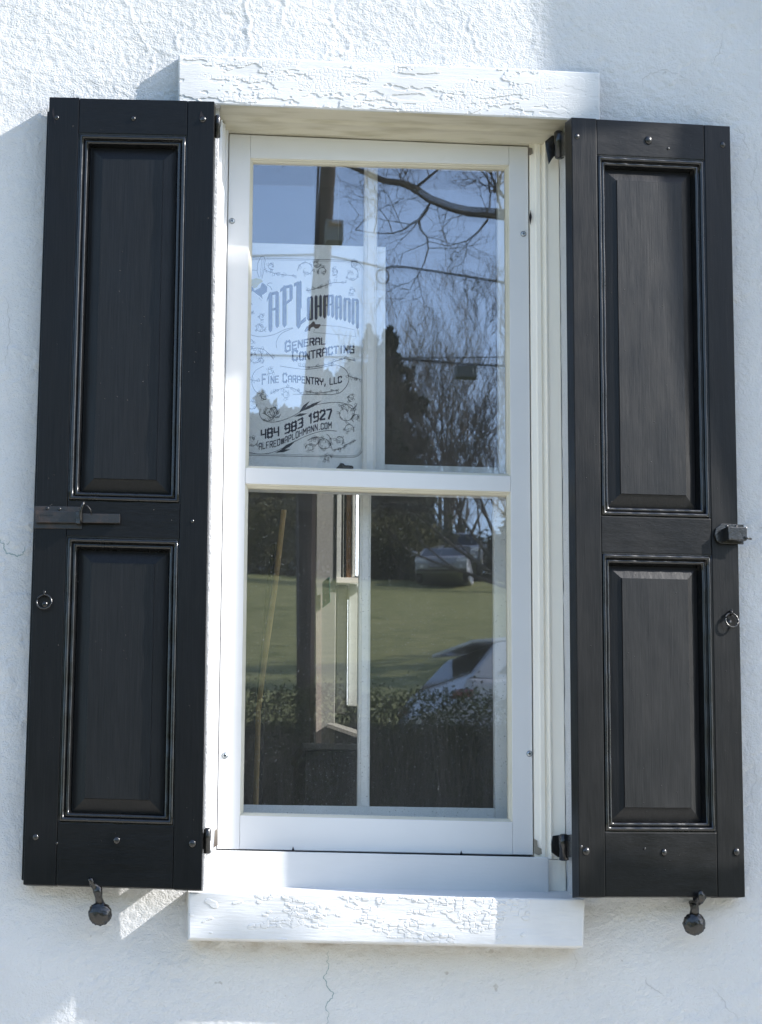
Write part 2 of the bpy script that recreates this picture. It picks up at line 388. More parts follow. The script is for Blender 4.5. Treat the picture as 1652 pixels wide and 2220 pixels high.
def crack(px, wd, seed, mat=MCRACK):
    pl = jag([(P(a, b).x, P(a, b).z) for a, b in px], 4, .010, seed)
    vs = []; n = len(pl); r = random.Random(seed)
    for i, (x, z) in enumerate(pl):
        a = pl[max(0, i-1)]; b = pl[min(n-1, i+1)]; dx, dz = b[0]-a[0], b[1]-a[1]; L = math.hypot(dx, dz)+1e-9
        w_ = wd*(.25+.75*math.sin(math.pi*(i+.5)/n))*r.uniform(.5, 1.3)/2
        vs += [(x-dz/L*w_, 0, z+dx/L*w_), (x+dz/L*w_, 0, z-dx/L*w_)]
    # lay on the stucco surface
    dg = bpy.context.evaluated_depsgraph_get()
    out = []
    for v in vs:
        hit, loc, nn, idx = WALL.ray_cast(Vector((v[0], -.05, v[2])), Vector((0, 1, 0)), distance=.2)
        out.append((v[0], (loc.y if hit else 0)-.0004, v[2]))
    rawmesh('crack', out, [[2*i, 2*i+1, 2*i+3, 2*i+2] for i in range(n-1)], mat, WALL)
bpy.context.view_layer.update()
for k, (px, wd, mt) in enumerate([([(713, 2062), (712, 2100), (708, 2135), (714, 2170), (706, 2190), (703, 2240)], .0024, MCRACK),
        ([(-5, 1166), (10, 1180), (14, 1200), (38, 1208), (52, 1196), (54, 1186)], .003, MCRACK), ([(14, 1180), (22, 1172)], .002, MCRACK),
        ([(1395, 190), (1402, 165), (1445, 150), (1500, 185)], .002, MCRACKF), ([(1478, 215), (1505, 250), (1560, 265)], .002, MCRACKF),
        ([(1575, 60), (1562, 115), (1550, 140)], .002, MCRACKF), ([(1338, 270), (1342, 300), (1335, 320)], .002, MCRACKF),
        ([(1596, 270), (1612, 290), (1625, 330)], .002, MCRACKF), ([(1640, 330), (1628, 400), (1650, 470)], .002, MCRACKF),
        ([(1400, 2118), (1412, 2140), (1440, 2160)], .003, MCRACKF), ([(1600, 2210), (1570, 2170), (1545, 2140)], .002, MCRACKF),
        ([(1620, 1600), (1640, 1680), (1632, 1760)], .0018, MCRACKF), 
        ([(1240, 2060), (1243, 2100)], .002, MCRACKF), ([(8, 640), (20, 720), (14, 800)], .002, MCRACKF)]):
    crack(px, wd, 40+k, mt)

# ------------------------------------------------------------------ generic relief slab (lintel and sill faces)
def relief(name, c, yf, yb, hfun, mat, parent, st=.0016, topback=None):
    """c: world corners (x,z) TL TR BR BL of the front; displaced front grid with flat sides"""
    (tx0, tz0), (tx1, tz1), (bx1, bz1), (bx0, bz0) = c
    nx = int((tx1-tx0)/st); nz = int((tz0-bz0)/st)
    s, t = np.meshgrid(np.linspace(0, 1, nx), np.linspace(0, 1, nz))
    X = (tx0*(1-s)+tx1*s)*t+(bx0*(1-s)+bx1*s)*(1-t); Z = (tz0*(1-s)+tz1*s)*t+(bz0*(1-s)+bz1*s)*(1-t)
    h = hfun(s, t, nz, nx); e = np.minimum(np.minimum(s, 1-s)*nx, np.minimum(t, 1-t)*nz)
    Y = yf-h
    # chamfer that softens the arris
    Y = Y+.0025*np.clip(1-e/2.0, 0, 1)
    V = [np.stack([X, Y, Z], -1).reshape(-1, 3)]; I, J = np.meshgrid(np.arange(nx-1), np.arange(nz-1)); a = (J*nx+I).ravel()
    F = [np.stack([a, a+1, a+1+nx, a+nx], -1)]; nv = nx*nz
    loop = np.concatenate([np.arange(nx), (np.arange(1, nz))*nx+nx-1, (nz-1)*nx+np.arange(nx-2, -1, -1), np.arange(nz-2, 0, -1)*nx])
    vb = V[0][loop].copy(); ss = s.reshape(-1)[loop]; tt = t.reshape(-1)[loop]
    vb[:, 1] = yb
    if topback is not None: vb[:, 2] += np.where(tt > .98, topback, 0)
    V.append(vb); k = len(loop); r = np.arange(nv, nv+k)
    F.append(np.stack([loop, r, np.roll(r, -1), np.roll(loop, -1)], -1))
    V = np.concatenate(V); F = np.concatenate(F)
    me = bpy.data.meshes.new(name); me.from_pydata(V.tolist(), [], F.tolist()); me.update()
    o = link(name, me, mat, parent, False)
    return o
def cells(s, t, W, H, cw, ch, seed, nz, nx):
    r = np.random.default_rng(seed); x = s*W; z = t*H
    gi = np.floor(x/cw).astype(int); gj = np.floor(z/ch).astype(int)
    n1, n2 = int(W/cw)+4, int(H/ch)+4; jx = r.uniform(.1, .9, (n2+2, n1+2)); jz = r.uniform(.1, .9, (n2+2, n1+2)); hh = r.uniform(0, 1, (n2+2, n1+2))
    f1 = np.full(x.shape, 9.0); f2 = f1.copy(); hv = np.zeros(x.shape)
    for di in (-1, 0, 1):
        for dj in (-1, 0, 1):
            a = np.clip(gi+di, -1, n1)+1; b = np.clip(gj+dj, -1, n2)+1
            d = np.maximum(np.abs((gi+di+jx[b, a])-x/cw), np.abs((gj+dj+jz[b, a])-z/ch))
            m = d < f1; f2 = np.where(m, f1, np.minimum(f2, d)); hv = np.where(m, hh[b, a], hv); f1 = np.where(m, d, f1)
    return f2-f1, hv

WIN = thing('window', 'tall white framed window with storm sash, crackled lintel and flaking sill', 'window', P(826, 1960, 0))

LW = [P(387, 118, -.031), P(1300, 157, -.031), P(1301, 262, -.031), P(387, 222, -.031)]
lc = [(p.x, p.z) for p in LW]
def lint_h(s, t, nz, nx):
    W_, H_ = lc[1][0]-lc[0][0], lc[0][1]-lc[3][1]
    n1 = gnoise((nz, nx), 55, 11, 31)+.35*gnoise((nz, nx), 12, 5, 32)+.2*gnoise((nz, nx), 5, 3, 36)
    band = 1-np.abs(t-.40)*1.75
    m = sstep(-.05, .03, n1*.50+band-.18)                       # thick old paint in a ragged middle band
    e, hv = cells(s, t, W_, H_, .0105, .0085, 33, nz, nx)
    cr = sstep(.16, .05, e)
    n2 = gnoise((nz, nx), 40, 14, 34)
    crz = sstep(-.5, .2, n2)
    h = m*(.0024+.0003*hv*crz)-m*cr*crz*.0009
    n3 = gnoise((nz, nx), 30, 7, 35)+.4*gnoise((nz, nx), 7, 3, 37)
    h += -.0020*sstep(1.15, 1.25, n3)*m
    h += gnoise((nz, nx), 30, 1.4, 38)*.00007+gnoise((nz, nx), 60, 20, 39)*.0004
    right = sstep(.93, .80, s)
    return h*(.25+.75*right)*.7
LIN = relief('lintel', lc, -.031, .01, lint_h, MFLAKE, WIN)

# sill
SY = -.088
SC = [P(409, 1935, SY), P(1268, 1949, SY), P(1264, 2054, SY), P(409, 2036, SY)]
sc_ = [(p.x, p.z) for p in SC]
def sill_h(s, t, nz, nx):
    W_, H_ = sc_[1][0]-sc_[0][0], sc_[0][1]-sc_[3][1]
    e, hv = cells(s, t, W_, H_, .017, .0075, 51, nz, nx)
    n1 = gnoise((nz, nx), 45, 14, 52)+.5*gnoise((nz, nx), 14, 6, 53)
    reg = np.exp(-((s-.60)/.30)**2)*1.3+np.exp(-((s-.3)/.09)**2-((t-.6)/.25)**2)*.9+.5*(t-.55)-.95
    reg = np.where(t < .12, reg-.4, reg); reg = np.where(s > .86, -3, reg)
    m = sstep(-.05, .05, n1*.42+reg)
    on = sstep(.05, .11, e)*(hv > .25)
    h = m*on*(.0008+.0010*hv)-m*.0004
    h += .0014*sstep(1.9, 2.0, gnoise((nz, nx), 12, 7, 54))*(s < .86)
    h += gnoise((nz, nx), 60, 22, 55)*.0005+gnoise((nz, nx), 16, 2, 56)*.00012
    return h
SILL = relief('sill', sc_, SY, .02, sill_h, MFLAKE, WIN, topback=.0)
# sloping top of the sill and the upright sub sill behind it
zl, zr = sc_[0][1], sc_[1][1]
xl, xr = sc_[0][0], sc_[1][0]
wash = .034
MB().add([(xl+.001, SY+.003, zl-.0016), (xr-.001, SY+.003, zr-.0016), (xr-.001, 0.0, zr+.010), (OX1, 0.0, zr+.010), (OX1, .12, zr+wash), (OX0, .12, zl+wash), (OX0, 0.0, zl+.010), (xl+.001, 0.0, zl+.010),
          (xl+.001, SY+.003, zl-.03), (xr-.001, SY+.003, zr-.03), (xr-.001, 0.0, zr-.03), (OX1, 0.0, zr-.03), (OX1, .12, zr-.03), (OX0, .12, zl-.03), (OX0, 0.0, zl-.03), (xl+.001, 0.0, zl-.03)],
         [[0,1,2,7],[7,2,3,6],[6,3,4,5],[0,8,9,1],[1,9,10,2],[4,12,13,5],[7,15,8,0],[3,11,12,4],[5,13,14,6],[8,15,14,13,12,11,10,9]]).build('sill_top', MSUB, WIN)
SSY = .075
a, b_, c_, d_ = P(473, 1842.5, SSY), P(1190, 1858.5, SSY), P(1193, 1932, SSY), P(454, 1918, SSY)
z_sb = min(c_.z, d_.z)-.02
MB().prism([(OX0+.002, SSY, a.z), (b_.x, SSY, b_.z), (b_.x, SSY, z_sb), (OX0+.002, SSY, z_sb)], (0, .12, 0)).build('sub_sill', MSUB, WIN, .004)

# casing: head with two steps and jambs
SF = .118                                                          # face of the storm sash
def frame_quad(px, Y): return [P(u, v, Y) for u, v in px]
STO = frame_quad([(493, 290), (1143, 318), (1157.5, 1853), (475.5, 1840)], SF)
sx0, sx1 = (STO[0].x+STO[3].x)/2, (STO[1].x+STO[2].x)/2
sz1l, sz1r, sz0l, sz0r = STO[0].z, STO[1].z, STO[3].z, STO[2].z
GAP = .003
ztop = min(sz1l, sz1r)+GAP
hd = [(OZ1, -.02), (OZ1-.016, -.018), (OZ1-.018, .03), (OZ1-.034, .036), (OZ1-.040, .085), (OZ1-.055, .092), (max(sz1l, sz1r)+GAP+.001, .112), (max(sz1l, sz1r)+GAP+.001, .18)]
def head():
    zend = sz1l+GAP
    zbot = lambda x: lc[3][1]+(lc[2][1]-lc[3][1])*(x-lc[3][0])/(lc[2][0]-lc[3][0])
    T0 = zbot(OX0)-.0006; H_ = T0-zend
    dzt = zbot(OX1)-zbot(OX0); dzb = sz1r-sz1l
    pts = [(T0, -.0285, 1), (T0-H_*.07, -.027, 1), (T0-H_*.12, .008, 1), (T0-H_*.20, .038, 1), (T0-H_*.50, .050, .5), (T0-H_*.56, .070, .5), (T0-H_*.62, .078, .3), (zend+H_*.14, .094, 0), (zend, .100, 0), (zend, .18, 0), (T0, .18, 1)]
    vs = [(OX0+.0015, y, z) for z, y, k in pts]+[(OX1-.0015, y, z+dzt*k+dzb*(1-k)) for z, y, k in pts]
    n = len(pts)
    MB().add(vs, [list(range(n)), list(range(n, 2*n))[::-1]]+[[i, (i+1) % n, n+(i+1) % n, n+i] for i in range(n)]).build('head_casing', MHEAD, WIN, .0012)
head()
def jamb(xo, xi, sgn):
    # profile from the wall reveal (xo) towards the sash (xi); y grows inward
    Wd = (xi-xo)
    if sgn > 0:   pr = [(0, .030), (.30, .030), (.34, .050), (.62, .062), (.66, .098), (.93, .098), (.97, .102), (1, .104), (1, .18), (0, .18)]
    else:         pr = [(0, .098), (.42, .098), (.44, .094), (.50, .092), (.55, .104), (.62, .108), (.66, .100), (.80, .100), (.84, .104), (1, .108), (1, .18), (0, .18)]
    pts = [(xo+Wd*f, y) for f, y in pr]; n = len(pts)
    zt, zb = OZ1-.03, z_sb+.01 if False else min(a.z, b_.z)-.004
    zb = (a.z if sgn > 0 else b_.z)-.003
    vs = [(x, y, zb) for x, y in pts]+[(x, y, zt) for x, y in pts]
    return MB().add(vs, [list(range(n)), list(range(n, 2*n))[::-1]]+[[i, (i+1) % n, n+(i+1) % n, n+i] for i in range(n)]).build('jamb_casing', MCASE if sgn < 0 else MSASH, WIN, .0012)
jamb(OX0+.0015, sx0-GAP, 1); jamb(OX1-.0015, sx1+GAP, -1)
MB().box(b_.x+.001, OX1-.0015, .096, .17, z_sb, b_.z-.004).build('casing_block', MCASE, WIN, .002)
MB().box(sx0-GAP-.002, sx1+GAP+.002, .168, .172, min(sz0l, sz0r)-.004, max(sz1l, sz1r)+.006)  # (not linked: only a size check)

# ------------------------------------------------------------------ STORM SASH
ST = bpy.data.objects.new('storm_sash', None); C.objects.link(ST); ST.parent = WIN; ST.empty_display_size = .05
def qx(px, Y=SF): return [P(u, v, Y) for u, v in px]
U = qx([(541, 342), (1099, 357), (1108, 1032), (530, 1014)]); Lw = qx([(531, 1048), (1109, 1066), (1114.5, 1782), (524, 1768)])
ux0 = (U[0].x+U[3].x+Lw[0].x+Lw[3].x)/4; ux1 = (U[1].x+U[2].x+Lw[1].x+Lw[2].x)/4
TH = .034
def bar4(name, pts, mat, bev=.0013, y0=SF, y1=SF+TH):
    return MB().prism([(x, y0, z) for x, z in pts], (0, y1-y0, 0)).build(name, mat, ST, bev, 2)
e = .0004
bar4('stile', [(sx0, sz0l), (sx0, sz1l), (ux0, sz1l-(sz1l-sz1r)*.07), (ux0, sz0l+(sz0r-sz0l)*.07)], MSASH)
bar4('stile', [(sx1, sz0r), (sx1, sz1r), (ux1, sz1r+(sz1l-sz1r)*.07), (ux1, sz0r+(sz0l-sz0r)*.07)], MSASH)
bar4('top_rail', [(ux0+e, sz1l), (ux1-e, sz1r), (ux1-e, U[1].z), (ux0+e, U[0].z)], MSASHH, y0=SF+.0006)
bar4('meeting_rail', [(ux0+e, U[3].z), (ux1-e, U[2].z), (ux1-e, Lw[1].z), (ux0+e, Lw[0].z)], MSASHH, y0=SF+.0006)
bar4('bottom_rail', [(ux0+e, Lw[3].z), (ux1-e, Lw[2].z), (ux1-e, sz0r), (ux0+e, sz0l)], MSASHH, y0=SF+.0006)
def bead(x0, x1, zt0, zt1, zb0, zb1, y0):
    # glazing bead mitred round an opening: (inset, y)
    pr = [(0, y0+.004), (.0035, y0+.006), (.0045, y0+.010), (.0075, y0+.012), (.0095, y0+.018), (.0095, y0+.028), (0, y0+.028)]
    vs = []; n = len(pr)
    for i, yy in pr: vs += [(x0+i, yy, zt0-i), (x1-i, yy, zt1-i), (x1-i, yy, zb1+i), (x0+i, yy, zb0+i)]
    fs = []
    for k in range(n):
        k2 = (k+1) % n
        for q in range(4):
            q2 = (q+1) % 4; fs.append([k*4+q, k*4+q2, k2*4+q2, k2*4+q])
    MB().add(vs, fs).build('glazing_bead', MBEAD, ST)
bead(ux0, ux1, U[0].z, U[1].z, U[3].z, U[2].z, SF); bead(ux0, ux1, Lw[0].z, Lw[1].z, Lw[3].z, Lw[2].z, SF)
def pane(name, x0, x1, z0, z1, y, th, mat, parent, tilt=0, yawt=0):
    dz = (z1-z0)*tilt/2; dx = (x1-x0)*yawt/2
    vs = []
    for yy in (y, y+th):
        vs += [(x0, yy-dz-dx, z0), (x1, yy-dz+dx, z0), (x1, yy+dz+dx, z1), (x0, yy+dz-dx, z1)]
    return MB().add(vs, [[0,1,2,3],[7,6,5,4],[0,4,5,1],[1,5,6,2],[2,6,7,3],[3,7,4,0]]).build(name, mat, parent)
pane('pane', ux0+.004, ux1-.004, min(U[2].z, U[3].z)+.003, max(U[0].z, U[1].z)-.004, SF+.0195, .003, MG1, ST)
pane('pane', ux0+.004, ux1-.004, min(Lw[2].z, Lw[3].z)+.003, max(Lw[0].z, Lw[1].z)-.004, SF+.0195, .003, MG1L, ST)
for (u, v) in ((503, 479), (1135, 507), (487.5, 1638), (1148, 1634)):
    p = P(u, v, SF-.001); m = MB()
    m.tube([(p.x, SF+.004, p.z), (p.x, SF-.0016, p.z), (p.x, SF-.0030, p.z)], [.0062, .0062, .0036], 16)
    s_ = m.build('screw', MSCREW, ST)
    MB().tube([(p.x, SF+.004, p.z), (p.x, SF-.0009, p.z)], [.0078, .0078], 16).build('screw_recess', MDARK2, ST)
    k = MB(); k.box(p.x-.0028, p.x+.0028, SF-.0036, SF-.0029, p.z-.0007, p.z+.0007); k.box(p.x-.0007, p.x+.0007, SF-.0038, SF-.0037, p.z-.0028, p.z+.0028)
    k.build('screw_slot', MDARK, ST)
for (u, v) in ((635.5, 1841), (1000, 1849.5)):      # weep notches in the bottom edge
    p = P(u, v, SF-.001)
    MB().prism([(p.x-.0035, SF-.0008, p.z-.0035), (p.x+.0035, SF-.0008, p.z-.0035), (p.x, SF-.0008, p.z+.0065)], (0, .001, 0)).build('weep_notch', MDARK, ST)

# dark strip in place of gap shade behind the sash edges
MB().box(OX0+.03 if False else sx0-GAP-.01, sx1+GAP+.01, .181, .186, min(sz0l, sz0r)-.02, min(sz0l, sz0r)+.05).build('backing_strip', MDARK, WIN)
# bare wood where the casing paint has broken away
def chip(px, Y, mat=MWOODBARE):
    MB().prism([P(u, v, Y) for u, v in px], (0, .004, 0)).build('bare_wood_patch', mat, WIN)
chip([(1158, 1818), (1164, 1822), (1166, 1836), (1174, 1840), (1175, 1851), (1168, 1854), (1159, 1850)], .0995)
chip([(1145, 320), (1154, 321), (1155, 332), (1149, 336), (1145, 330)], .0985)
chip([(466, 1800), (472, 1796), (472, 1832), (463, 1838)], .0965)
chip([(1150, 455), (1153, 470), (1150, 486), (1148, 470)], .0992, MDARK)

# ------------------------------------------------------------------ INNER SASHES
def inner(name, x0, x1, z0, z1, y, rail_b, rail_t, mx0, mx1, mat):
    S = bpy.data.objects.new(name, None); C.objects.link(S); S.parent = WIN; S.empty_display_size = .05
    T_ = .03
    MB().box(x0-.06, x0, y, y+T_, z0-rail_b, z1+rail_t).build('stile', mat, S, .002)
    MB().box(x1, x1+.06, y, y+T_, z0-rail_b, z1+rail_t).build('stile', mat, S, .002)
    MB().box(x0+.0005, x1-.0005, y+.0007, y+T_, z1, z1+rail_t).build('rail', mat, S, .002)
    MB().box(x0+.0005, x1-.0005, y+.0007, y+T_, z0-rail_b, z0).build('rail', mat, S, .002)
    # muntin with a raised nose
    mc = (mx0+mx1)/2; hw = (mx1-mx0)/2
    pr = [(-hw, .012), (-hw*.85, .006), (-hw*.55, .0035), (-hw*.5, 0), (hw*.5, 0), (hw*.55, .0035), (hw*.85, .006), (hw, .012), (hw, T_-.004), (-hw, T_-.004)]
    n = len(pr)
    vs = [(mc+a_, y+b2, z0+.0005) for a_, b2 in pr]+[(mc+a_, y+b2, z1-.0005) for a_, b2 in pr]
    MB().add(vs, [list(range(n)), list(range(n, 2*n))[::-1]]+[[i, (i+1) % n, n+(i+1) % n, n+i] for i in range(n)]).build('muntin', mat, S)
    pane('pane', x0-.004, mx0+.004, z0-.004, z1+.004, y+.014, .003, MG2, S)
    pane('pane', mx1-.004, x1+.004, z0-.004, z1+.004, y+.014, .003, MG2, S)
    return S
IY = .205; IY2 = .245
iu = inner('upper_inner_sash', P(515, 700, IY).x, P(1081, 700, IY).x, P(800, 1044, IY).z, P(800, 355, IY).z, IY, .03, .05, P(789, 700, IY).x, P(818, 700, IY).x, MINNER)
il = inner('lower_inner_sash', P(505, 1400, IY2).x, P(1072, 1400, IY2).x, P(800, 1748, IY2).z, P(800, 1030, IY2).z, IY2, .07, .03, P(777.5, 1400, IY2).x, P(804, 1400, IY2).x, MINNER)
# inner frame boards round both sashes
bx0, bx1 = P(505, 1400, IY2).x-.062, P(1072, 1400, IY2).x+.062
zB, zT = P(800, 1748, IY2).z-.075, P(800, 355, IY).z+.052
MB().box(bx0-.05, bx0, .187, .30, zB, zT).build('inner_jamb', MINNER, WIN); MB().box(bx1, bx1+.05, .187, .30, zB, zT).build('inner_jamb', MINNER, WIN)
MB().box(bx0-.05, bx1+.05, .187, .30, zT+.001, zT+.04).build('inner_head', MINNER, WIN)
MB().box(bx0-.05, bx1+.05, .187, .34, zB-.04, zB-.001).build('inner_stool', MINNER, WIN)
# sash lock silhouette at the meeting of the sashes
lk = MB()
lk.prism([P(u, v, .228) for u, v in ((727, 1016), (735, 1008), (738, 1003), (745, 1004), (748, 1008), (764, 1009), (767, 1013), (764, 1022), (728, 1022))], (0, .012, 0))
lk.build('sash_lock', MIRON, il, .002)

# ------------------------------------------------------------------ POSTER
PY = .232
PST = thing('poster', 'pale blue window poster with APLohmann General Contracting lettering behind the upper left glass', 'poster', P(680, 1040, PY))
MPAP = noisy('poster_film', (.91, .925, .94), (.94, .95, .955), .45, 6, (1, 1, 1), [], .4)
MINK = plain('navy_ink', (.018, .020, .05), .5); MLINE = plain('grey_line_ink', (.04, .045, .065), .6)
MGOLD = plain('yellow_ink', (.55, .48, .12), .6); MBRN = plain('brown_ink', (.10, .07, .06), .6)
MB().prism([P(505, 525, PY), P(836, 535.5, PY), P(834, 1044, PY), P(505, 1040, PY)], (0, .0015, 0)).build('sheet', MPAP, PST)
def Q(cx, cy): return (515.4+.2440*cx, 515.4+.2440*cy)     # close-up coordinates to picture coordinates
INKC = [0]
def flat(name, polys, mat):
    m = MB()
    for pl in polys:
        INKC[0] += 1
        yy = PY-.0005-.00006*(INKC[0] % 7)
        m.add([P(*Q(*p), yy) for p in pl], [list(range(len(pl)))])
    return m.build(name, mat, PST)
def line(pts, wd, taper=False):
    out = []; n = len(pts)
    nrm = []
    for i in range(n):
        a_, b2 = pts[max(0, i-1)], pts[min(n-1, i+1)]; dx, dy = b2[0]-a_[0], b2[1]-a_[1]; L = math.hypot(dx, dy)+1e-9
        ww = wd/2*(1-.75*i/(n-1) if taper else 1)
        nrm.append((-dy/L*ww, dx/L*ww))
    for i in range(n-1):
        (x0, y0), (x1, y1) = pts[i], pts[i+1]; a_, b2 = nrm[i], nrm[i+1]
        out.append([(x0-a_[0], y0-a_[1]), (x1-b2[0], y1-b2[1]), (x1+b2[0], y1+b2[1]), (x0+a_[0], y0+a_[1])])
    return out
G = {
 'A': [[(0,0),(0,5),(1,6),(3,6),(4,5),(4,0)], [(0,2.6),(4,2.6)]], 'C': [[(4,4.6),(4,5.3),(3.3,6),(.8,6),(0,5.2),(0,.8),(.8,0),(3.3,0),(4,.7),(4,1.4)]],
 'D': [[(0,0),(0,6),(3,6),(4,5),(4,1),(3,0),(0,0)]], 'E': [[(4,6),(0,6),(0,0),(4,0)], [(0,3.1),(3.2,3.1)]], 'F': [[(4,6),(0,6),(0,0)], [(0,3),(3.2,3)]],
 'G': [[(4,4.8),(4,5.3),(3.3,6),(.8,6),(0,5.2),(0,.8),(.8,0),(4,0),(4,3),(2,3)]], 'H': [[(0,0),(0,6)], [(4,0),(4,6)], [(0,3),(4,3)]], 'I': [[(1.2,0),(1.2,6)]],
 'L': [[(0,6),(0,0),(3.6,0)]], 'M': [[(0,0),(0,6),(2.4,2.6),(4.8,6),(4.8,0)]], 'N': [[(0,0),(0,6),(4,0),(4,6)]], 'O': [[(.8,0),(0,.8),(0,5.2),(.8,6),(3.2,6),(4,5.2),(4,.8),(3.2,0),(.8,0)]],
 'P': [[(0,0),(0,6),(3.2,6),(4,5.2),(4,3.4),(3.2,2.7),(0,2.7)]], 'R': [[(0,0),(0,6),(3.2,6),(4,5.2),(4,3.6),(3.2,2.9),(0,2.9)], [(2.2,2.9),(4,0)]],
 'T': [[(-.2,6),(4.2,6)], [(2,6),(2,0)]], 'Y': [[(0,6),(0,4),(2,2.8),(4,4),(4,6)], [(2,2.8),(2,0)]], '.': [[(.6,0),(1.2,0)]], ',': [[(.9,.4),(.4,-1.2)]],
 '@': [[(4,1),(3.4,.5),(.8,.5),(0,1.4),(0,4.2),(.8,5),(3.2,5),(4,4.2),(4,1.8),(2.9,1.8),(2.9,3.8),(1.4,3.8),(1.4,1.8),(2.9,1.8)]],
 '1': [[(.2,5.2),(1.6,6),(1.6,0)]], '2': [[(0,5),(0,5.4),(.7,6),(3.3,6),(4,5.3),(4,3.7),(0,.9),(0,0),(4,0)]], '3': [[(0,6),(3.4,6),(4,5.3),(4,3.7),(3.3,3.1),(1.4,3.1)], [(3.3,3.1),(4,2.4),(4,.7),(3.4,0),(0,0)]],
 '4': [[(0,6),(0,2.8),(4,2.8)], [(4,6),(4,0)]], '7': [[(0,6),(4,6),(4,4.8),(1.8,0)]], '8': [[(.7,3.1),(0,3.8),(0,5.3),(.7,6),(3.3,6),(4,5.3),(4,3.8),(3.3,3.1),(.7,3.1),(0,2.4),(0,.7),(.7,0),(3.3,0),(4,.7),(4,2.4),(3.3,3.1)]],
 '9': [[(4,3),(.7,3),(0,3.7),(0,5.3),(.7,6),(3.3,6),(4,5.3),(4,.7),(3.3,0),(0,0)]], ' ': []}
def gw(ch): return {'M': 4.8, 'I': 2.4, '.': 1.6, ',': 1.2, ' ': 2.2, '1': 2.4, 'L': 3.6}.get(ch, 4)
def text(s, warp, tx=1.05, ty=.95, gap=1.9, caps=None, small=.80, shear=0):
    """warp(f, g): f = 0..1 along the words, g = height share; returns close-up coordinates"""
    adv = []; x = 0
    for i, ch in enumerate(s):
        k = 1.12 if caps and i in caps else (small if caps else 1); adv.append((x, k)); x += (gw(ch)+gap)*(1 if not caps else (1.15 if i in caps else .95))
    tot = x-gap; polys = []
    for (x0, k), ch in zip(adv, s):
        for st in G[ch]:
            for (ax, ay), (bx_, by) in zip(st[:-1], st[1:]):
                L = math.hypot(bx_-ax, by-ay); ux, uy = (bx_-ax)/L, (by-ay)/L; hx = tx/2; hy = ty/2
                nn = (hx*abs(uy)+hy*abs(ux)); ee = (hx*abs(ux)+hy*abs(uy))*.9
                nx_, ny_ = -uy*nn, ux*nn
                a0 = (ax-ux*ee, ay-uy*ee); b0 = (bx_+ux*ee, by+uy*ee)
                for q in range(2):
                    f0, f1 = q/2, (q+1)/2
                    p0 = (a0[0]+(b0[0]-a0[0])*f0, a0[1]+(b0[1]-a0[1])*f0); p1 = (a0[0]+(b0[0]-a0[0])*f1, a0[1]+(b0[1]-a0[1])*f1)
                    cs = [(p0[0]-nx_, p0[1]-ny_), (p1[0]-nx_, p1[1]-ny_), (p1[0]+nx_, p1[1]+ny_), (p0[0]+nx_, p0[1]+ny_)]
                    polys.append([warp((x0+c[0]*(1.1 if caps and k > 1 else .95 if caps else 1))/tot, c[1]/6*k) for c in cs])
    return polys
def lerp(pts, f):
    if f <= pts[0][0]: f0 = pts[0]; f1 = pts[1]
    elif f >= pts[-1][0]: f0 = pts[-2]; f1 = pts[-1]
    else:
        for f0, f1 in zip(pts[:-1], pts[1:]):
            if f <= f1[0]: break
    t = (f-f0[0])/(f1[0]-f0[0]); return f0[1]+(f1[1]-f0[1])*t
def warper(x0, x1, base, top):
    def wv(f, g):
        X_ = x0+(x1-x0)*f; bb = lerp(base, X_); tt = lerp(top, X_); return (X_, bb+(tt-bb)*g)
    return wv
flat('lettering', text('GENERAL', warper(425, 775, [(425, 1012), (545, 975), (660, 952), (775, 945)], [(425, 935), (545, 905), (660, 885), (775, 882)]), 1.3, 1.1, 2.0, {0}, .86), MINK)
flat('lettering', text('CONTRACTING', warper(488, 1030, [(488, 1088), (600, 1082), (720, 1058), (850, 1030), (950, 1020), (1030, 1022)], [(488, 1012), (600, 1008), (720, 985), (850, 960), (950, 952), (1030, 956)]), 1.3, 1.1, 2.0, {0}, .88), MINK)
flat('lettering', text('FINE CARPENTRY, LLC', warper(218, 920, [(218, 1302), (350, 1284), (480, 1280), (620, 1294), (760, 1308), (850, 1300), (920, 1284)], [(218, 1225), (350, 1218), (480, 1214), (620, 1226), (760, 1242), (850, 1234), (920, 1220)]), 1.3, 1.05, 2.0, {0, 5}, .82), MINK)
flat('lettering', text('484 983 1927', warper(210, 830, [(210, 1786), (370, 1756), (500, 1712), (620, 1654), (740, 1616), (830, 1602)], [(210, 1712), (370, 1682), (500, 1640), (620, 1578), (740, 1538), (830, 1524)]), 1.45, 1.15, 2.1), MINK)
flat('lettering', text('ALFRED@APLOHMANN.COM', warper(190, 832, [(190, 1882), (330, 1856), (450, 1812), (580, 1752), (700, 1708), (832, 1690)], [(190, 1828), (330, 1803), (450, 1761), (580, 1701), (700, 1658), (832, 1640)]), 1.15, .9, 2.2), MINK)
# tall pointed name lettering
def spike(x, y0, y1, w_, lean=0):      # upright with pointed foot and notched head
    return [(x-w_/2, y0+w_*.4), (x-w_*.1, y0-w_*.3), (x+w_/2, y0+w_*.25), (x+w_/2+lean, y1-w_*.7), (x+lean, y1), (x-w_/2+lean, y1-w_*.7)]
def diag(x0, y0, x1, y1, t): return [(x0, y0-t/2), (x1, y1-t/2), (x1, y1+t/2), (x0, y0+t/2)]
nm = []
nm += [spike(290, 490, 842, 34), spike(350, 480, 805, 30), diag(285, 500, 355, 488, 26), diag(300, 640, 350, 630, 20), diag(258, 560, 285, 500, 26)]
nm += [spike(415, 430, 800, 36), spike(474, 420, 560, 28), diag(410, 440, 480, 428, 26), diag(430, 580, 480, 545, 26), diag(378, 470, 415, 440, 28)]
nm += [spike(540, 400, 812, 40), diag(500, 420, 540, 400, 30), diag(545, 770, 605, 720, 34), spike(556, 385, 640, 22)]
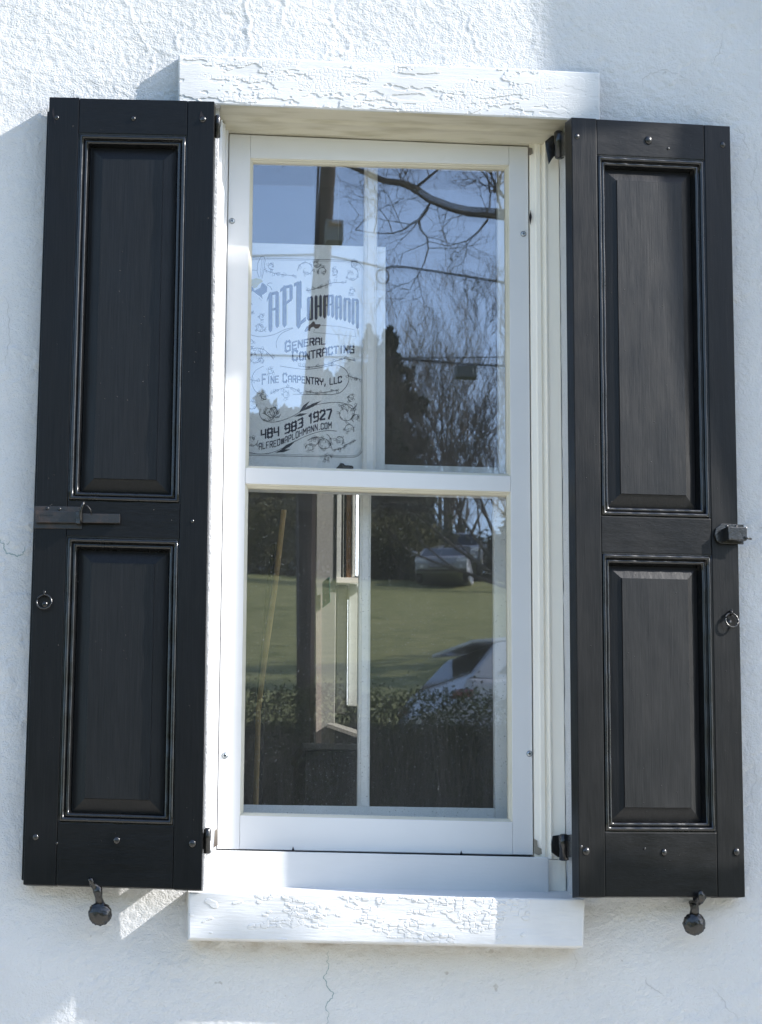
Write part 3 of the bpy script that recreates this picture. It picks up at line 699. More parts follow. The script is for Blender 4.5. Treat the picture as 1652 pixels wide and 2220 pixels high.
nm += [spike(628, 530, 738, 26), spike(660, 528, 735, 22), diag(622, 540, 665, 524, 18), diag(625, 728, 665, 722, 20)]
nm += [spike(696, 515, 735, 27), spike(736, 512, 708, 24), diag(690, 612, 740, 606, 18)]
nm += [spike(772, 512, 722, 26), spike(806, 508, 700, 22), spike(843, 510, 714, 24), diag(765, 524, 850, 512, 18), diag(785, 600, 845, 590, 14)]
nm += [spike(878, 516, 735, 25), spike(914, 520, 735, 24), diag(872, 528, 918, 520, 18), diag(878, 622, 918, 618, 15)]
nm += [spike(952, 536, 745, 25), spike(992, 542, 760, 24), diag(946, 545, 996, 544, 20)]
nm += [spike(1024, 540, 778, 26), spike(1064, 550, 815, 25), diag(1018, 550, 1068, 552, 20)]
flat('name_lettering', nm, MINK)
flat('name_highlight', [diag(x_, (y0_+y1_)/2, x_+3, (y0_+y1_)/2, y1_-y0_) for x_, y0_, y1_ in
     ((312, 530, 800), (370, 520, 770), (437, 470, 770), (517, 470, 780), (644, 545, 720), (715, 530, 700), (756, 530, 690), (790, 530, 690), (861, 530, 690), (897, 540, 715), (932, 540, 715), (971, 560, 740), (1044, 560, 760))], MGOLD)
# border with rounded right corners (double)
def border(o):
    x1_, y0_, y1_, r_ = 1118-o, 190+o, 1928-o+22, 90-o
    pts = [(60, 176+o)]+[(300, 183+o), (700, 193+o), (960, 200+o)]
    for k in range(9):
        an = math.pi/2*k/8; pts.append((x1_-r_+r_*math.sin(an), 212+o+r_*(1-math.cos(an))))
    for k in range(9):
        an = math.pi/2*k/8; pts.append((x1_-6-r_+r_*math.cos(an), y1_-r_+r_*math.sin(an)))
    pts += [(600, 1944-o), (60, 1930-o)]
    return line(pts, 4 if o == 0 else 2.2)
flat('border_line', border(0)+border(13), MLINE)
# scroll ornaments
def spiral(cx, cy, r, a0, turns, dr=1, n=26, squash=1.0):
    return [(cx+r*(1-.82*i/n)*math.cos(a0+dr*turns*2*math.pi*i/n), cy+r*squash*(1-.82*i/n)*math.sin(a0+dr*turns*2*math.pi*i/n)) for i in range(n+1)]
def leaf(cx, cy, s, a_):
    c, s_ = math.cos(a_), math.sin(a_)
    pt = [(0, 0), (.35, -.35), (1, -.25), (.75, .05), (1.1, .4), (.4, .35), (0, 0)]
    return [(cx+s*(x*c-y*s_), cy+s*(x*s_+y*c)) for x, y in pt]
orn = []
def scroll(cx, cy, r, a0, dr, seed, turns=1.25):
    global orn
    r_ = random.Random(seed); sp = spiral(cx, cy, r, a0, turns, dr); orn += line(sp, 5.0, True)
    for i in range(2, 22, 3 if r > 50 else 5):
        x, y = sp[i]; an = r_.uniform(0, 6.28); orn += line(leaf(x, y, r_.uniform(16, 30), an), 2.8)
        orn += line(spiral(x+r_.uniform(-12, 12), y+r_.uniform(-12, 12), r_.uniform(8, 15), r_.uniform(0, 6), 1, r_.choice((-1, 1)), 9), 2.6)
def vine(pts, seed):
    global orn
    r_ = random.Random(seed); sm = []
    for i in range(len(pts)-1):
        p0, p1, p2, p3 = pts[max(0, i-1)], pts[i], pts[i+1], pts[min(len(pts)-1, i+2)]
        for k in range(7):
            t = k/7; sm.append(tuple(.5*((2*p1[j])+(-p0[j]+p2[j])*t+(2*p0[j]-5*p1[j]+4*p2[j]-p3[j])*t*t+(-p0[j]+3*p1[j]-3*p2[j]+p3[j])*t**3) for j in (0, 1)))
    sm.append(pts[-1]); orn += line(sm, 4.4)
    if seed >= 0:
        for i in range(1, len(sm), 3):
            x, y = sm[i]; orn += line(leaf(x, y, r_.uniform(18, 32), r_.uniform(0, 6.28)), 3.0)
            if r_.random() < .6: orn += line(spiral(x, y+r_.uniform(-16, 16), r_.uniform(8, 16), r_.uniform(0, 6), 1, 1, 9), 2.4)
for a_ in ((610, 285, 78, 3.0, 1, 1), (1010, 330, 70, -1.4, 1, 2), (755, 300, 45, 2.6, 1, 3), (1015, 480, 28, 0, -1, 4), (200, 790, 52, 0, 1, 5), (150, 1060, 70, -1, 1, 6), (200, 1090, 30, 1, -1, 7),
           (215, 700, 30, 1, 1, 8), (120, 1480, 50, 0, 1, 9), (270, 1560, 75, 2.5, -1, 10), (955, 1560, 90, -1, 1, 11), (985, 1700, 50, .5, -1, 12), (760, 1820, 80, -1.2, 1, 13), (120, 1800, 60, 0, 1, 14),
           (800, 1960, 34, 0, -1, 15), (1010, 1420, 36, 1.5, 1, 16), (235, 1400, 38, 1, 1, 17), (290, 1180, 30, 0, 1, 18), (640, 1870, 40, 3, 1, 19), (1040, 230, 36, 2, 1, 20)):
    scroll(*a_)
vine([(230, 280), (290, 305), (350, 320), (420, 330), (520, 340)], 1); vine([(605, 470), (680, 455), (760, 430), (850, 400), (960, 400)], 2)
vine([(105, 860), (200, 880), (320, 860), (420, 815), (490, 800)], -1); vine([(345, 980), (345, 920), (390, 850), (490, 805)], -1)
vine([(375, 1140), (470, 1155), (590, 1168), (700, 1160), (800, 1140), (880, 1132), (950, 1165), (985, 1225), (980, 1290), (930, 1360), (860, 1390), (700, 1392), (490, 1390)], -1)
vine([(230, 1140), (160, 1180), (128, 1240), (130, 1310), (165, 1370), (230, 1395)], -1); vine([(540, 1140), (640, 1150), (780, 1130), (860, 1100), (950, 1075), (1045, 1095)], 5)
vine([(290, 1390), (360, 1350), (450, 1330), (520, 1350), (560, 1385)], 6); vine([(600, 1360), (700, 1380), (800, 1370), (900, 1350)], 7)
vine([(200, 1520), (200, 1590), (270, 1635), (370, 1630), (480, 1590), (560, 1545), (680, 1490), (820, 1465), (930, 1468), (1010, 1490)], -1)
vine([(75, 1900), (200, 1922), (330, 1900), (470, 1830), (600, 1765), (720, 1725), (820, 1712), (880, 1720)], -1); vine([(860, 1880), (920, 1870), (980, 1830), (1050, 1800)], 9)
scroll(330, 1540, 62, .5, 1, 31); scroll(690, 1800, 46, 2.5, -1, 32); scroll(700, 230, 40, 0, 1, 33); scroll(860, 300, 34, 2, -1, 34); scroll(120, 930, 40, 1, 1, 35)
scroll(430, 1390, 34, 1, 1, 36); scroll(900, 1800, 44, 1, -1, 37); scroll(1050, 1600, 42, 2, 1, 38); scroll(300, 250, 34, 1, 1, 39)
vine([(240, 1560), (300, 1600), (350, 1560), (330, 1500)], 13); vine([(900, 1500), (960, 1480), (1020, 1520), (1060, 1480)], 14); vine([(620, 1800), (700, 1770), (800, 1800), (840, 1880)], 15); vine([(100, 1000), (160, 980), (240, 1000), (320, 1080)], 16)
vine([(980, 1225), (1030, 1245), (1090, 1258)], 10); vine([(80, 1245), (130, 1265), (200, 1275)], 11); vine([(85, 640), (110, 655), (140, 668)], 12)
flat('scroll_ornament', orn, MLINE)
lf = []
for (x0_, y0_, x1_, y1_) in ((540, 1560, 640, 1450), (560, 1545, 700, 1470), (590, 1530, 745, 1448), (400, 1880, 500, 1820), (330, 1910, 470, 1880), (350, 1915, 520, 1800), (500, 1590, 620, 1560)):
    lf.append([(x0_, y0_), ((x0_+x1_)/2-8, (y0_+y1_)/2-14), (x1_, y1_), ((x0_+x1_)/2+8, (y0_+y1_)/2+10)])
for q_ in lf: flat('plume_ornament', [q_], MLINE)
# hand saw
flat('saw_handle', [[(590, 832), (612, 790), (650, 765), (668, 742), (682, 745), (690, 768), (735, 768), (738, 780), (715, 806), (690, 808), (672, 790), (650, 800), (638, 832), (625, 822), (610, 836)]], MBRN)
sawt = [(738, 778), (900, 788), (1040, 818), (1047, 882)]+[(1047-k*12, 880-k*1.2-(6 if k % 2 else 0)) for k in range(1, 30)]+[(676, 845), (682, 812)]
flat('saw_blade', line(sawt, 3), MLINE)
# bumble bee
flat('bee_body', [[(60, 380), (100, 372), (128, 366), (124, 430), (150, 470), (200, 445), (215, 400), (240, 410), (262, 440), (258, 480), (235, 500), (215, 508), (222, 545), (200, 520), (175, 505), (130, 470), (95, 520), (110, 560), (132, 598), (90, 575), (60, 540)]], MINK)
flat('bee_collar', [[(122, 372), (165, 358), (215, 372), (222, 392), (190, 410), (170, 440), (140, 450), (120, 420)]], MGOLD)
BEE = (line([(190, 355), (172, 300), (180, 220), (205, 170), (232, 165), (244, 200), (232, 290), (215, 362)], 4)+line([(200, 350), (205, 280), (215, 190)], 2.5)+line([(210, 350), (220, 280), (228, 200)], 2.5)+line([(60, 300), (110, 285), (170, 290)], 3)+line([(258, 415), (285, 400), (310, 405)], 4)+line([(262, 420), (290, 435), (305, 465)], 4)+line([(215, 508), (190, 540), (215, 560)], 3))
flat('bee_line_work', BEE[:-2], MINK); flat('bee_line_work', BEE[-2:], MINK)

# ------------------------------------------------------------------ SHUTTERS
def shutter(px, deps, xl_, xr_, vs_, label, mirror):
    """px: TL TR BR BL, deps: how far each side stands off the wall"""
    TLp, TRp = px[0][0], px[1][0]
    TL, TR, BR, BL = [P(u, v, -d) for (u, v), d in zip(px, deps)]
    left = (TL+BL)/2; W_ = ((TR-TL).length+(BR-BL).length)/2; H_ = ((TL-BL).length+(TR-BR).length)/2
    nrm = (TR-TL).cross(BL-TL).normalized()
    if nrm.y > 0: nrm = -nrm
    root = thing('shutter', label, 'shutter', (BL+BR)/2, 'panelled shutters of the window')
    def mp(a_, b2, c):      # a, b in metres from bottom left; c outwards
        s, t = a_/W_, b2/H_
        return (BL*(1-s)+BR*s)*(1-t)+(TL*(1-s)+TR*s)*t+nrm*c
    T_ = -.043
    A0, A1 = xl_*W_, xr_*W_; um = (TLp+TRp)/2; dm = sum(deps)/4; zt_, zb_ = (TL.z+TR.z)/2, (BL.z+BR.z)/2
    Z = [H_]+[H_*(P(um, v, -dm).z-zb_)/(zt_-zb_) for v in vs_]+[0]          # top, op1 top, op1 bottom, op2 top, op2 bottom, bottom
    def board(name, a0, a1, b0, b1, mat, c1=0, c0=T_):
        m = MB(mp); na = 1; nb = 1
        m.box(a0, a1, b0, b1, c0, c1); return m.build(name, mat, root, .0022, 2)
    g = .0006
    board('stile', 0, A0-g, 0, H_, MBV); board('stile', A1+g, W_, 0, H_-.0015, MBV, -.0006)
    board('rail', A0, A1, Z[1], H_-.001, MBH, -.0012); board('rail', A0, A1, Z[3], Z[2], MBH, -.0012); board('rail', A0, A1, 0.001, Z[4], MBH, -.0012)
    if mirror: board('rebate_lip', W_+.0004, W_+.008, .012, H_-.03, MBV, -.022)
    else: board('rebate_lip', -.008, -.0004, .012, H_-.03, MBV, -.022)
    for (zt, zb) in ((Z[1], Z[2]), (Z[3], Z[4])):
        bead1 = [(.0078-.0050*math.cos(math.pi*q/8), -.0045+.0050*math.sin(math.pi*q/8)) for q in range(9)]
        bead2 = [(.0190-.0048*math.cos(math.pi*q/8), -.0112+.0044*math.sin(math.pi*q/8)) for q in range(9)]
        pr = [(0, -.001), (.0018, -.0075)]+bead1+[(.0133, -.0118)]+bead2+[(.0248, -.0200), (.0285, -.0275), (.0285, -.040), (0, -.040)]
        vv = []; ff = []; n = len(pr); r_ = random.Random(int(zt*1000))
        segs = 40
        # corners plus subdivided sides with a hand planed wobble
        def ringpts(i):
            out = []
            cs = [(A0+i, zt-i), (A1-i, zt-i), (A1-i, zb+i), (A0+i, zb+i)]
            for k in range(4):
                p0, p1 = cs[k], cs[(k+1) % 4]
                for q in range(segs): out.append((p0[0]+(p1[0]-p0[0])*q/segs, p0[1]+(p1[1]-p0[1])*q/segs))
            return out
        wob = [0.0006*math.sin(q*.9+zt*7)+.0004*r_.uniform(-1, 1) for q in range(4*segs)]
        for ki, (i, c) in enumerate(pr):
            for q, (x, z) in enumerate(ringpts(i)): vv.append((x, z, c+(wob[q] if 1 < ki < 21 else 0)))
        m4 = 4*segs
        for k in range(n):
            k2 = (k+1) % n
            for q in range(m4): ff.append([k*m4+q, k*m4+(q+1) % m4, k2*m4+(q+1) % m4, k2*m4+q])
        MB(mp).add(vv, ff).build('panel_moulding', MBM, root, 0, smooth=True)
        i0 = .0285; fi = .060
        m = MB(mp)
        m.box(A0+i0-.001, A1-i0+.001, zb+i0-.001, zt-i0+.001, -.042, -.0282)
        x0, x1, z0, z1 = A0+i0+.001, A1-i0-.001, zb+i0+.001, zt-i0-.001
        X0, X1, Z0, Z1 = A0+fi, A1-fi, zb+fi, zt-fi
        # raised field: bevelled border and a crisp low step
        rings = [(x0, x1, z0, z1, -.0275), (X0-.0006, X1+.0006, Z0-.0006, Z1+.0006, -.0172), (X0, X1, Z0, Z1, -.0140)]
        vv = []; ff = []
        for (q0, q1, w0, w1, c) in rings: vv += [(q0, w0, c), (q1, w0, c), (q1, w1, c), (q0, w1, c)]
        for k in range(2):
            for q in range(4): ff.append([k*4+q, k*4+(q+1) % 4, (k+1)*4+(q+1) % 4, (k+1)*4+q])
        ff.append([8, 9, 10, 11])
        m.add(vv, ff)
        m.build('raised_panel', MFIELD, root)
    return root, nrm, mp, W_, H_, (BL+BR)/2
LS, nL, mpL, WL, HL, oL = shutter([(107, 210), (465, 218), (437, 1930), (50, 1918)], (.052, .106, .106, .052), .184, .838, (291, 1089, 1166, 1787),
    'black panelled shutter left of the window with a sliding bolt', False)
RS, nR, mpR, WR, HR, oR = shutter([(1239, 254), (1583, 272), (1616, 1945), (1256, 1945)], (.152, .050, .050, .152), .156, .832, (341, 1121, 1200, 1804),
    'black panelled shutter right of the window with a square latch block', True)

def onL(u, v, c=0): return PP(u, v, oL, nL)+nL*c
def onR(u, v, c=0): return PP(u, v, oR, nR)+nR*c
def head_nail(on, nrm, parent, u, v, r_, c0=0, name='nail_head'):
    bm = bmesh.new(); bmesh.ops.create_icosphere(bm, subdivisions=2, radius=r_)
    me = bpy.data.meshes.new(name)
    rot = nrm.to_track_quat('Z', 'Y').to_matrix().to_4x4()
    bm.transform(Matrix.Translation(on(u, v, c0)) @ rot @ Matrix.Diagonal((1, 1.1, .55, 1)))
    bm.to_mesh(me); bm.free()
    return link(name, me, MIRON, parent, True)
for u, v, r_ in ((123, 255, .006), (289, 257, .006), (440, 259, .008), (77, 1815, .0075), (253, 1822, .0085), (417, 1829, .009), (417, 1130, .0045), (123, 1828, .003)):
    head_nail(onL, nL, LS, u, v, r_)
for u, v, r_ in ((1251, 296, .0075), (1406, 304, .0105), (1567, 314, .0085), (1260, 1836, .0045), (1271, 1846, .010), (1440, 1848, .008), (1597, 1847, .009), (1398, 1840, .003), (1449, 322, .0035)):
    head_nail(onR, nR, RS, u, v, r_)
# split and knot holes near the corners of the left shutter
for pts in ([(436, 240), (441, 250), (443, 262), (436, 266), (432, 258)], [(115, 232), (118, 250), (120, 270), (117, 262), (113, 245)]):
    MB().prism([onL(u, v, .0004) for u, v in pts], nL*.0004).build('split_mark', MDARK, LS)

def plate(name, on, nrm, parent, pts, c0, c1, mat, bev=.0012):
    return MB().prism([on(u, v, c0) for u, v in pts], nrm*(c1-c0)).build(name, mat, parent, bev)
def rod(name, pts, r_, mat, parent, seg=10):
    return MB().tube(pts, r_, seg).build(name, mat, parent, 0, smooth=True)
# sliding bolt on the left shutter
SB = bpy.data.objects.new('slide_bolt', None); C.objects.link(SB); SB.parent = LS; SB.empty_display_size = .03
plate('bolt_plate', onL, nL, SB, [(74, 1097), (172, 1099), (178, 1103), (178, 1147), (74, 1146)], 0, .003, MRUST)
plate('bolt_case', onL, nL, SB, [(79, 1109), (171, 1112), (171, 1136), (79, 1135)], .0005, .013, MRUST)
plate('bolt_bar', onL, nL, SB, [(160, 1115), (261, 1116), (261, 1136), (160, 1135)], .002, .011, MRUST)
plate('bolt_keeper', onL, nL, SB, [(166, 1111), (176, 1112), (176, 1139), (166, 1138)], .001, .018, MIRON)
plate('bolt_case_rim', onL, nL, SB, [(85, 1116), (118, 1117), (118, 1119), (87.5, 1118.5), (87.5, 1128), (85, 1128)], .0132, .0142, MRUST, 0)
rod('bolt_lever', [onL(184, 1092, .020), onL(181, 1100, .022), onL(177, 1112, .020), onL(178, 1136, .014)], [.0045, .0032, .0038, .003], MIRON, SB)
rod('bolt_loop', [onL(184, 1098, .018), onL(192, 1100, .020), onL(198, 1108, .019), onL(200, 1117, .013)], .0013, MRUST, SB, 6)
for u, v in ((103, 1103), (129, 1104)): head_nail(onL, nL, SB, u, v, .004, .003, 'plate_screw')
# latch block on the right shutter
LB = bpy.data.objects.new('latch', None); C.objects.link(LB); LB.parent = RS; LB.empty_display_size = .03
plate('latch_plate', onR, nR, LB, [(1562, 1136), (1610, 1138), (1610, 1181), (1560, 1179), (1552, 1174), (1547, 1161), (1550, 1146), (1557, 1141)], 0, .006, MIRON)
plate('latch_block', onR, nR, LB, [(1564, 1147), (1606, 1148), (1606, 1177), (1566, 1176)], .004, .034, MIRON, .002)
rod('latch_pin', [onR(1600, 1170, .034), onR(1606, 1173, .036), onR(1615, 1174, .034)], .0025, MIRON, LB)
for u, v in ((1574, 1142.5), (1594, 1143)): head_nail(onR, nR, LB, u, v, .0045, .006, 'plate_screw')
def ring(on, nrm, parent, u, v, r_):
    G_ = bpy.data.objects.new('pull_ring', None); C.objects.link(G_); G_.parent = parent; G_.empty_display_size = .02
    c = on(u, v, .008); ux = Vector((0, 0, 1)).cross(nrm).normalized(); uz = Vector((0, 0, 1))
    MB().tube([c+(ux*math.cos(k*math.pi/14)+uz*math.sin(k*math.pi/14))*r_+nrm*(.003*(1-math.sin(k*math.pi/14))) for k in range(29)], .0023, 8, False).build('ring', MIRON, G_, 0, smooth=True)
    rod('ring_staple', [c+uz*(r_+.004)-nrm*.010, c+uz*(r_+.007)+nrm*.004, c+uz*(r_-.001)+nrm*.008, c+uz*(r_-.004)-nrm*.004], [.0034, .0036, .003, .0024], MIRON, G_)
    head_nail(on, nrm, G_, u, v+4, .007, 0, 'ring_boss')
ring(onL, nL, LS, 97, 1306, .0175); ring(onR, nR, RS, 1582, 1346, .0175)

# hinges: part of the window, shutters hang from them
def hinge(name, pts_plate, Yp, barrel, dep, rad, lab):
    H = bpy.data.objects.new(name, None); C.objects.link(H); H.parent = RS if 'right' in lab else LS; H['label'] = lab; H.empty_display_size = .02
    m = MB().prism([P(u, v, Yp) for u, v in pts_plate], (0, .006, 0)); m.build('hinge_leaf', MIRON, H, .001)
    (u0, v0), (u1, v1) = barrel
    rod('hinge_barrel', [P(u0, v0, dep), P(u0+(u1-u0)*.06, v0+(v1-v0)*.06, dep), P((u0+u1)/2, (v0+v1)/2-1, dep), P((u0+u1)/2, (v0+v1)/2+1, dep), P(u1, v1-2, dep), P(u1, v1, dep)], [rad*.6, rad, rad, rad*.85, rad, rad*.6], MIRON, H, 12)
    return H
LS_H = [None, None]
LS_H[0] = hinge('hinge', [(462, 262), (473, 262), (473, 294), (462, 294)], -.02, ((472, 250), (471, 299)), -.085, .0078, 'black barrel hinge at the top of the left shutter')
LS_H[1] = hinge('hinge', [(441, 1805), (455, 1805), (455, 1842), (441, 1842)], -.02, ((450, 1795), (449, 1851)), -.085, .0085, 'black barrel hinge at the foot of the left shutter')
for hl, (v0, v1) in ((LS_H[0], (266, 292)), (LS_H[1], (1806, 1842))):
    MB().prism([P(462-(13 if v0 > 1000 else 0), v0, -.018), P(470-(21 if v0 > 1000 else 0), v0, -.083), P(470-(21 if v0 > 1000 else 0), v1, -.083), P(462-(13 if v0 > 1000 else 0), v1, -.018)], (.004, .003, 0)).build('hinge_strap', MIRON, hl)
hr = hinge('hinge', [(1182, 306), (1196, 294), (1220, 284), (1222, 338), (1202, 338), (1197, 344), (1190, 356), (1187, 338), (1184, 322)], .060, ((1211, 284), (1213, 344)), .01, .012, 'black iron hinge with ragged paint at the top of the right shutter')
MB().prism([P(1206, 288, .055), P(1232, 286, -.12), P(1232, 336, -.12), P(1208, 342, .055)], (.004, .004, 0)).build('hinge_strap', MIRON, hr, .001)
hr = hinge('hinge', [(1198, 1812), (1224, 1808), (1226, 1862), (1210, 1858), (1196, 1848), (1195, 1830)], .070, ((1222, 1808), (1223, 1866)), .01, .012, 'black iron hinge at the foot of the right shutter')
MB().prism([P(1220, 1810, .055), P(1246, 1808, -.12), P(1246, 1856, -.12), P(1220, 1862, .055)], (.004, .004, 0)).build('hinge_strap', MIRON, hr, .001)

# shutter dogs
def dog(u, v, pts, lab, seed):
    Y = -.062; c = P(u, v, Y); D = thing('shutter_dog', lab, 'shutter catch', c, 'iron shutter catches below the shutters')
    bm = bmesh.new(); bmesh.ops.create_uvsphere(bm, u_segments=48, v_segments=32, radius=.0270)
    rr = random.Random(seed)
    from mathutils import noise
    for vv in bm.verts:
        p = vv.co.copy(); k = 1+.09*noise.noise(p*150+Vector((seed, 0, 0)))+.06*noise.noise(p*330)
        vv.co = Vector((p.x*k, p.y*k*.62, p.z*k))
    bm.transform(Matrix.Translation(c)); me = bpy.data.meshes.new('ball'); bm.to_mesh(me); bm.free(); link('ball', me, MIRON, D, True)
    rod('arm', [P(a_, b2, Y-dd) for a_, b2, dd, r_ in pts], [q[3] for q in pts], MIRON, D, 12)
    q = P(pts[len(pts)//2][0], pts[len(pts)//2][1], Y)
    rod('pivot_pin', [(q.x, .01, q.z), (q.x, Y-.008, q.z)], .0055, MIRON, D, 10)
    return D
d1 = dog(217, 1981, [(217, 1960, 0, .011), (214, 1946, .002, .0085), (213, 1937, .004, .0105), (211, 1927, .004, .012), (206, 1921, .006, .009), (199, 1915, .020, .0062), (195, 1905, .030, .0055)],
    'black iron shutter catch with knobbly ball under the left shutter', 3)
d2 = dog(1505, 2003, [(1505, 1982, 0, .012), (1506, 1970, .002, .0105), (1504, 1960, .004, .012), (1510, 1954, .006, .0125), (1517, 1950, .016, .012), (1522, 1944, .026, .011), (1518, 1932, .034, .0045)],
    'black iron shutter catch with round ball under the right shutter', 9)

# ------------------------------------------------------------------ SHADE BLOCKER: unseen panels added on the right, cut to shade wall and shutter
MBLOCKER = noisy('blocker_boards', (.55, .55, .54), (.62, .62, .60), .6, 12, (1, 1, .2), [(90, (1, 1, .1), .002, .3)], .3)
XC = 3.78
def shw(u, v):       # where the added panel must stand for its shade to fall on that point of the wall
    p = P(u, v); t = (XC-p.x)/SUN_K
    return (XC, -t, p.z+SUN_KZ*t)
PSC = thing('shade_blocker', 'unseen white cutout panel added right of the window to cast shade', 'shade blocker', (XC, -.6, 0))
def screen(pts, name='blocker_panel'):
    MB().prism([shw(*p) for p in pts], (.05, 0, 0)).build(name, MBLOCKER, PSC)
screen([(1172, -420), (1172, 318), (765, 322), (735, 610), (1250, 405), (1225, 545), (1272, 888), (1335, 1030), (1480, 1300), (1585, 1600), (1590, 1900), (1430, 1990), (1300, 2040), (1100, 2080), (900, 2110), (850, 2214), (590, 2211), (560, 2240), (560, 2900), (3000, 2900), (3000, -420)])  # outline traced from the shade wanted on wall and shutter
screen([(360, 2245), (375, 2206), (330, 2170), (195, 2165), (188, 2240), (60, 2244), (40, 2252), (-100, 2330), (-300, 2480), (-300, 2900), (559, 2900), (559, 2241), (430, 2238)], 'blocker_low_part')  # unseen low part cut to its shade; no stair stands there
MB().prism([shw(*p) for p in ((-300, 1930), (60, 1985), (172, 2128), (58, 2222), (-40, 2300), (-300, 2478))], (.05, 0, 0)).build('blocker_left_part', MBLOCKER, PSC)  # unseen part added to darken the wall at lower left

# ------------------------------------------------------------------ GROUND, ROAD AND HILL on the street side
GPROF = [(0, 0), (-5, .05), (-8, .35), (-10.2, 2.2), (-12.5, 2.7), (-16, 3.5), (-19, 4.15), (-23.5, 4.5), (-27, 5.2), (-30, 6.3), (-50, 10.7), (-84, 18.0), (-90, 18.7), (-120, 19.5), (-170, 20), (-400, 21)]
def gz_(x, y):
    z = lerp([(-a_, b2) for a_, b2 in GPROF], -y) if y < 0 else 0
    return z+ (.25*math.sin(x*.09+y*.05)+.15*math.sin(x*.23-y*.11))*min(1, max(0, (-y-24)/20))
MGRASS = noisy('hill_grass', (.095, .120, .034), (.32, .305, .13), .9, 1.9, (1, 2.2, 1), [(9, (1, 1, 1), .06, .6)], .1, detail=12, lo=.3, hi=.7)
MROAD = noisy('street_asphalt', (.045, .045, .047), (.065, .063, .062), .85, 3, (1, 1, 1), [(90, (1, 1, 1), .004, .5)], .3)
MSOIL = noisy('pale_paving', (.50, .46, .38), (.58, .54, .46), .9, 6, (1, 1, 1), [(40, (1, 1, 1), .02, .6)], .2)
def sheet(name, xs, ys, dz, mat):
    vs = [(x, y, gz_(x, y)+dz) for y in ys for x in xs]; n = len(xs)
    fs = [[j*n+i, j*n+i+1, (j+1)*n+i+1, (j+1)*n+i] for j in range(len(ys)-1) for i in range(n-1)]
    o = rawmesh(name, vs, fs, mat, None, True); setp(o, kind='structure'); return o
ysf = sorted(set([30, 12, 0]+[-k*.8 for k in range(0, 46)]+[-36-k*2.5 for k in range(1, 36)]+[-160, -220, -400]))
sheet('ground', [-400, -200, -120]+[-80+k*4 for k in range(56)]+[200, 400], ysf, 0, MGRASS)
sheet('forecourt', [-10+k for k in range(26)], [-7.5+k*.5 for k in range(16)], .02, MSOIL)
sheet('street', [-150+k*10 for k in range(31)], [-23.4+k*.55 for k in range(9)], .03, MROAD)
MKERB = noisy('kerb_concrete', (.30, .29, .27), (.40, .39, .36), .9, 8)
k_ = MB()
for k in range(60):
    x0 = -60+k*2; k_.box(x0+.01, x0+1.99, -23.75, -23.5, gz_(x0, -23.6)-.1, gz_(x0, -23.6)+.15)
setp(k_.build('kerb', MKERB), kind='structure')

# ------------------------------------------------------------------ vegetation
MBARK = noisy('grey_bark', (.055, .048, .042), (.12, .105, .09), .9, 5, (1, 1, .3), [(20, (1, 1, .3), .02, .6)], .2)
MBARKP = noisy('pale_bark', (.16, .145, .125), (.27, .245, .21), .9, 5, (1, 1, .3), [], .2)
MEVER = noisy('evergreen_leaf', (.012, .020, .010), (.034, .048, .020), .75, 1.6, (1, 1, 1), [], .2)
MOLIVE = noisy('olive_leaf', (.06, .062, .018), (.12, .115, .035), .8, 1.2, (1, 1, 1), [], .2)
MHEDGE = noisy('hedge_leaf', (.016, .024, .006), (.045, .058, .014), .8, 9, (1, 1, 1), [], .0)
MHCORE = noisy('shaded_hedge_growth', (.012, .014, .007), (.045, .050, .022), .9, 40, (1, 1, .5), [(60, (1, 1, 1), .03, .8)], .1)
MTWIG = noisy('hedge_twig', (.06, .052, .043), (.135, .118, .095), .9, 12)
def bare_tree(base, height, seed, label, spread=.5, levels=5, r0=None, mat=MBARK, group=None, first=None, kids=(3, 5), fill=1.0, curl=.12, upright=.25):
    r_ = random.Random(seed); r0 = r0 or height*.018
    T_ = thing('bare_tree', label, 'tree', base, group)
    tr = MB(); br = MB()
    def grow(p, d, L, r1, lv, m):
        n = 5 if lv < 3 else 3; pts = [p]; rr = [r1]; dd = d.copy()
        for k in range(n):
            dd = (dd+Vector((r_.uniform(-1, 1), r_.uniform(-1, 1), r_.uniform(-.6, 1)))*curl+Vector((0, 0, upright*.12))).normalized()
            p = p+dd*(L/n); pts.append(p); rr.append(r1*(1-.55*(k+1)/n))
        m.tube(pts, rr, 6 if lv < 2 else (4 if lv < 4 else 3), False)
        if lv >= levels: return
        nk = r_.randint(*kids)
        for q in range(nk):
            f = r_.uniform(.3, 1.0) if q else 1.0
            i = min(n, max(1, round(f*n))); ax = Vector((r_.uniform(-1, 1), r_.uniform(-1, 1), r_.uniform(-.2, .9))).normalized()
            nd = (dd*(1-spread)+ax*spread*1.1+Vector((0, 0, upright*.5))).normalized()
            grow(pts[i], nd, L*r_.uniform(.5, .72), max(.009, rr[i]*r_.uniform(.5, .70)), lv+1, br)
    if first: 
        for d0, L0 in first: grow(Vector(base)+Vector((0, 0, 0)), Vector(d0).normalized(), L0, r0, 0, tr)
    else: grow(Vector(base), Vector((r_.uniform(-.05, .05), 0, 1)), height*.34, r0, 0, tr)
    tr.build('trunk', mat, T_); br.build('branches', mat, T_)
    return T_
def leaves(m, n, fn, s0, s1, r_):
    for _ in range(n):
        c = fn(r_)
        if c is None: continue
        s = r_.uniform(s0, s1); a_ = Vector((r_.uniform(-1, 1), r_.uniform(-1, 1), r_.uniform(-1, 1))).normalized(); b2 = a_.orthogonal().normalized()
        b2 = (b2*math.cos(1.3)+a_.cross(b2)*math.sin(r_.uniform(0, 6))).normalized()
        m.v += [tuple(c-a_*s), tuple(c+b2*s*.45), tuple(c+a_*s), tuple(c-b2*s*.45)]; k = len(m.v); m.f.append([k-4, k-3, k-2, k-1])
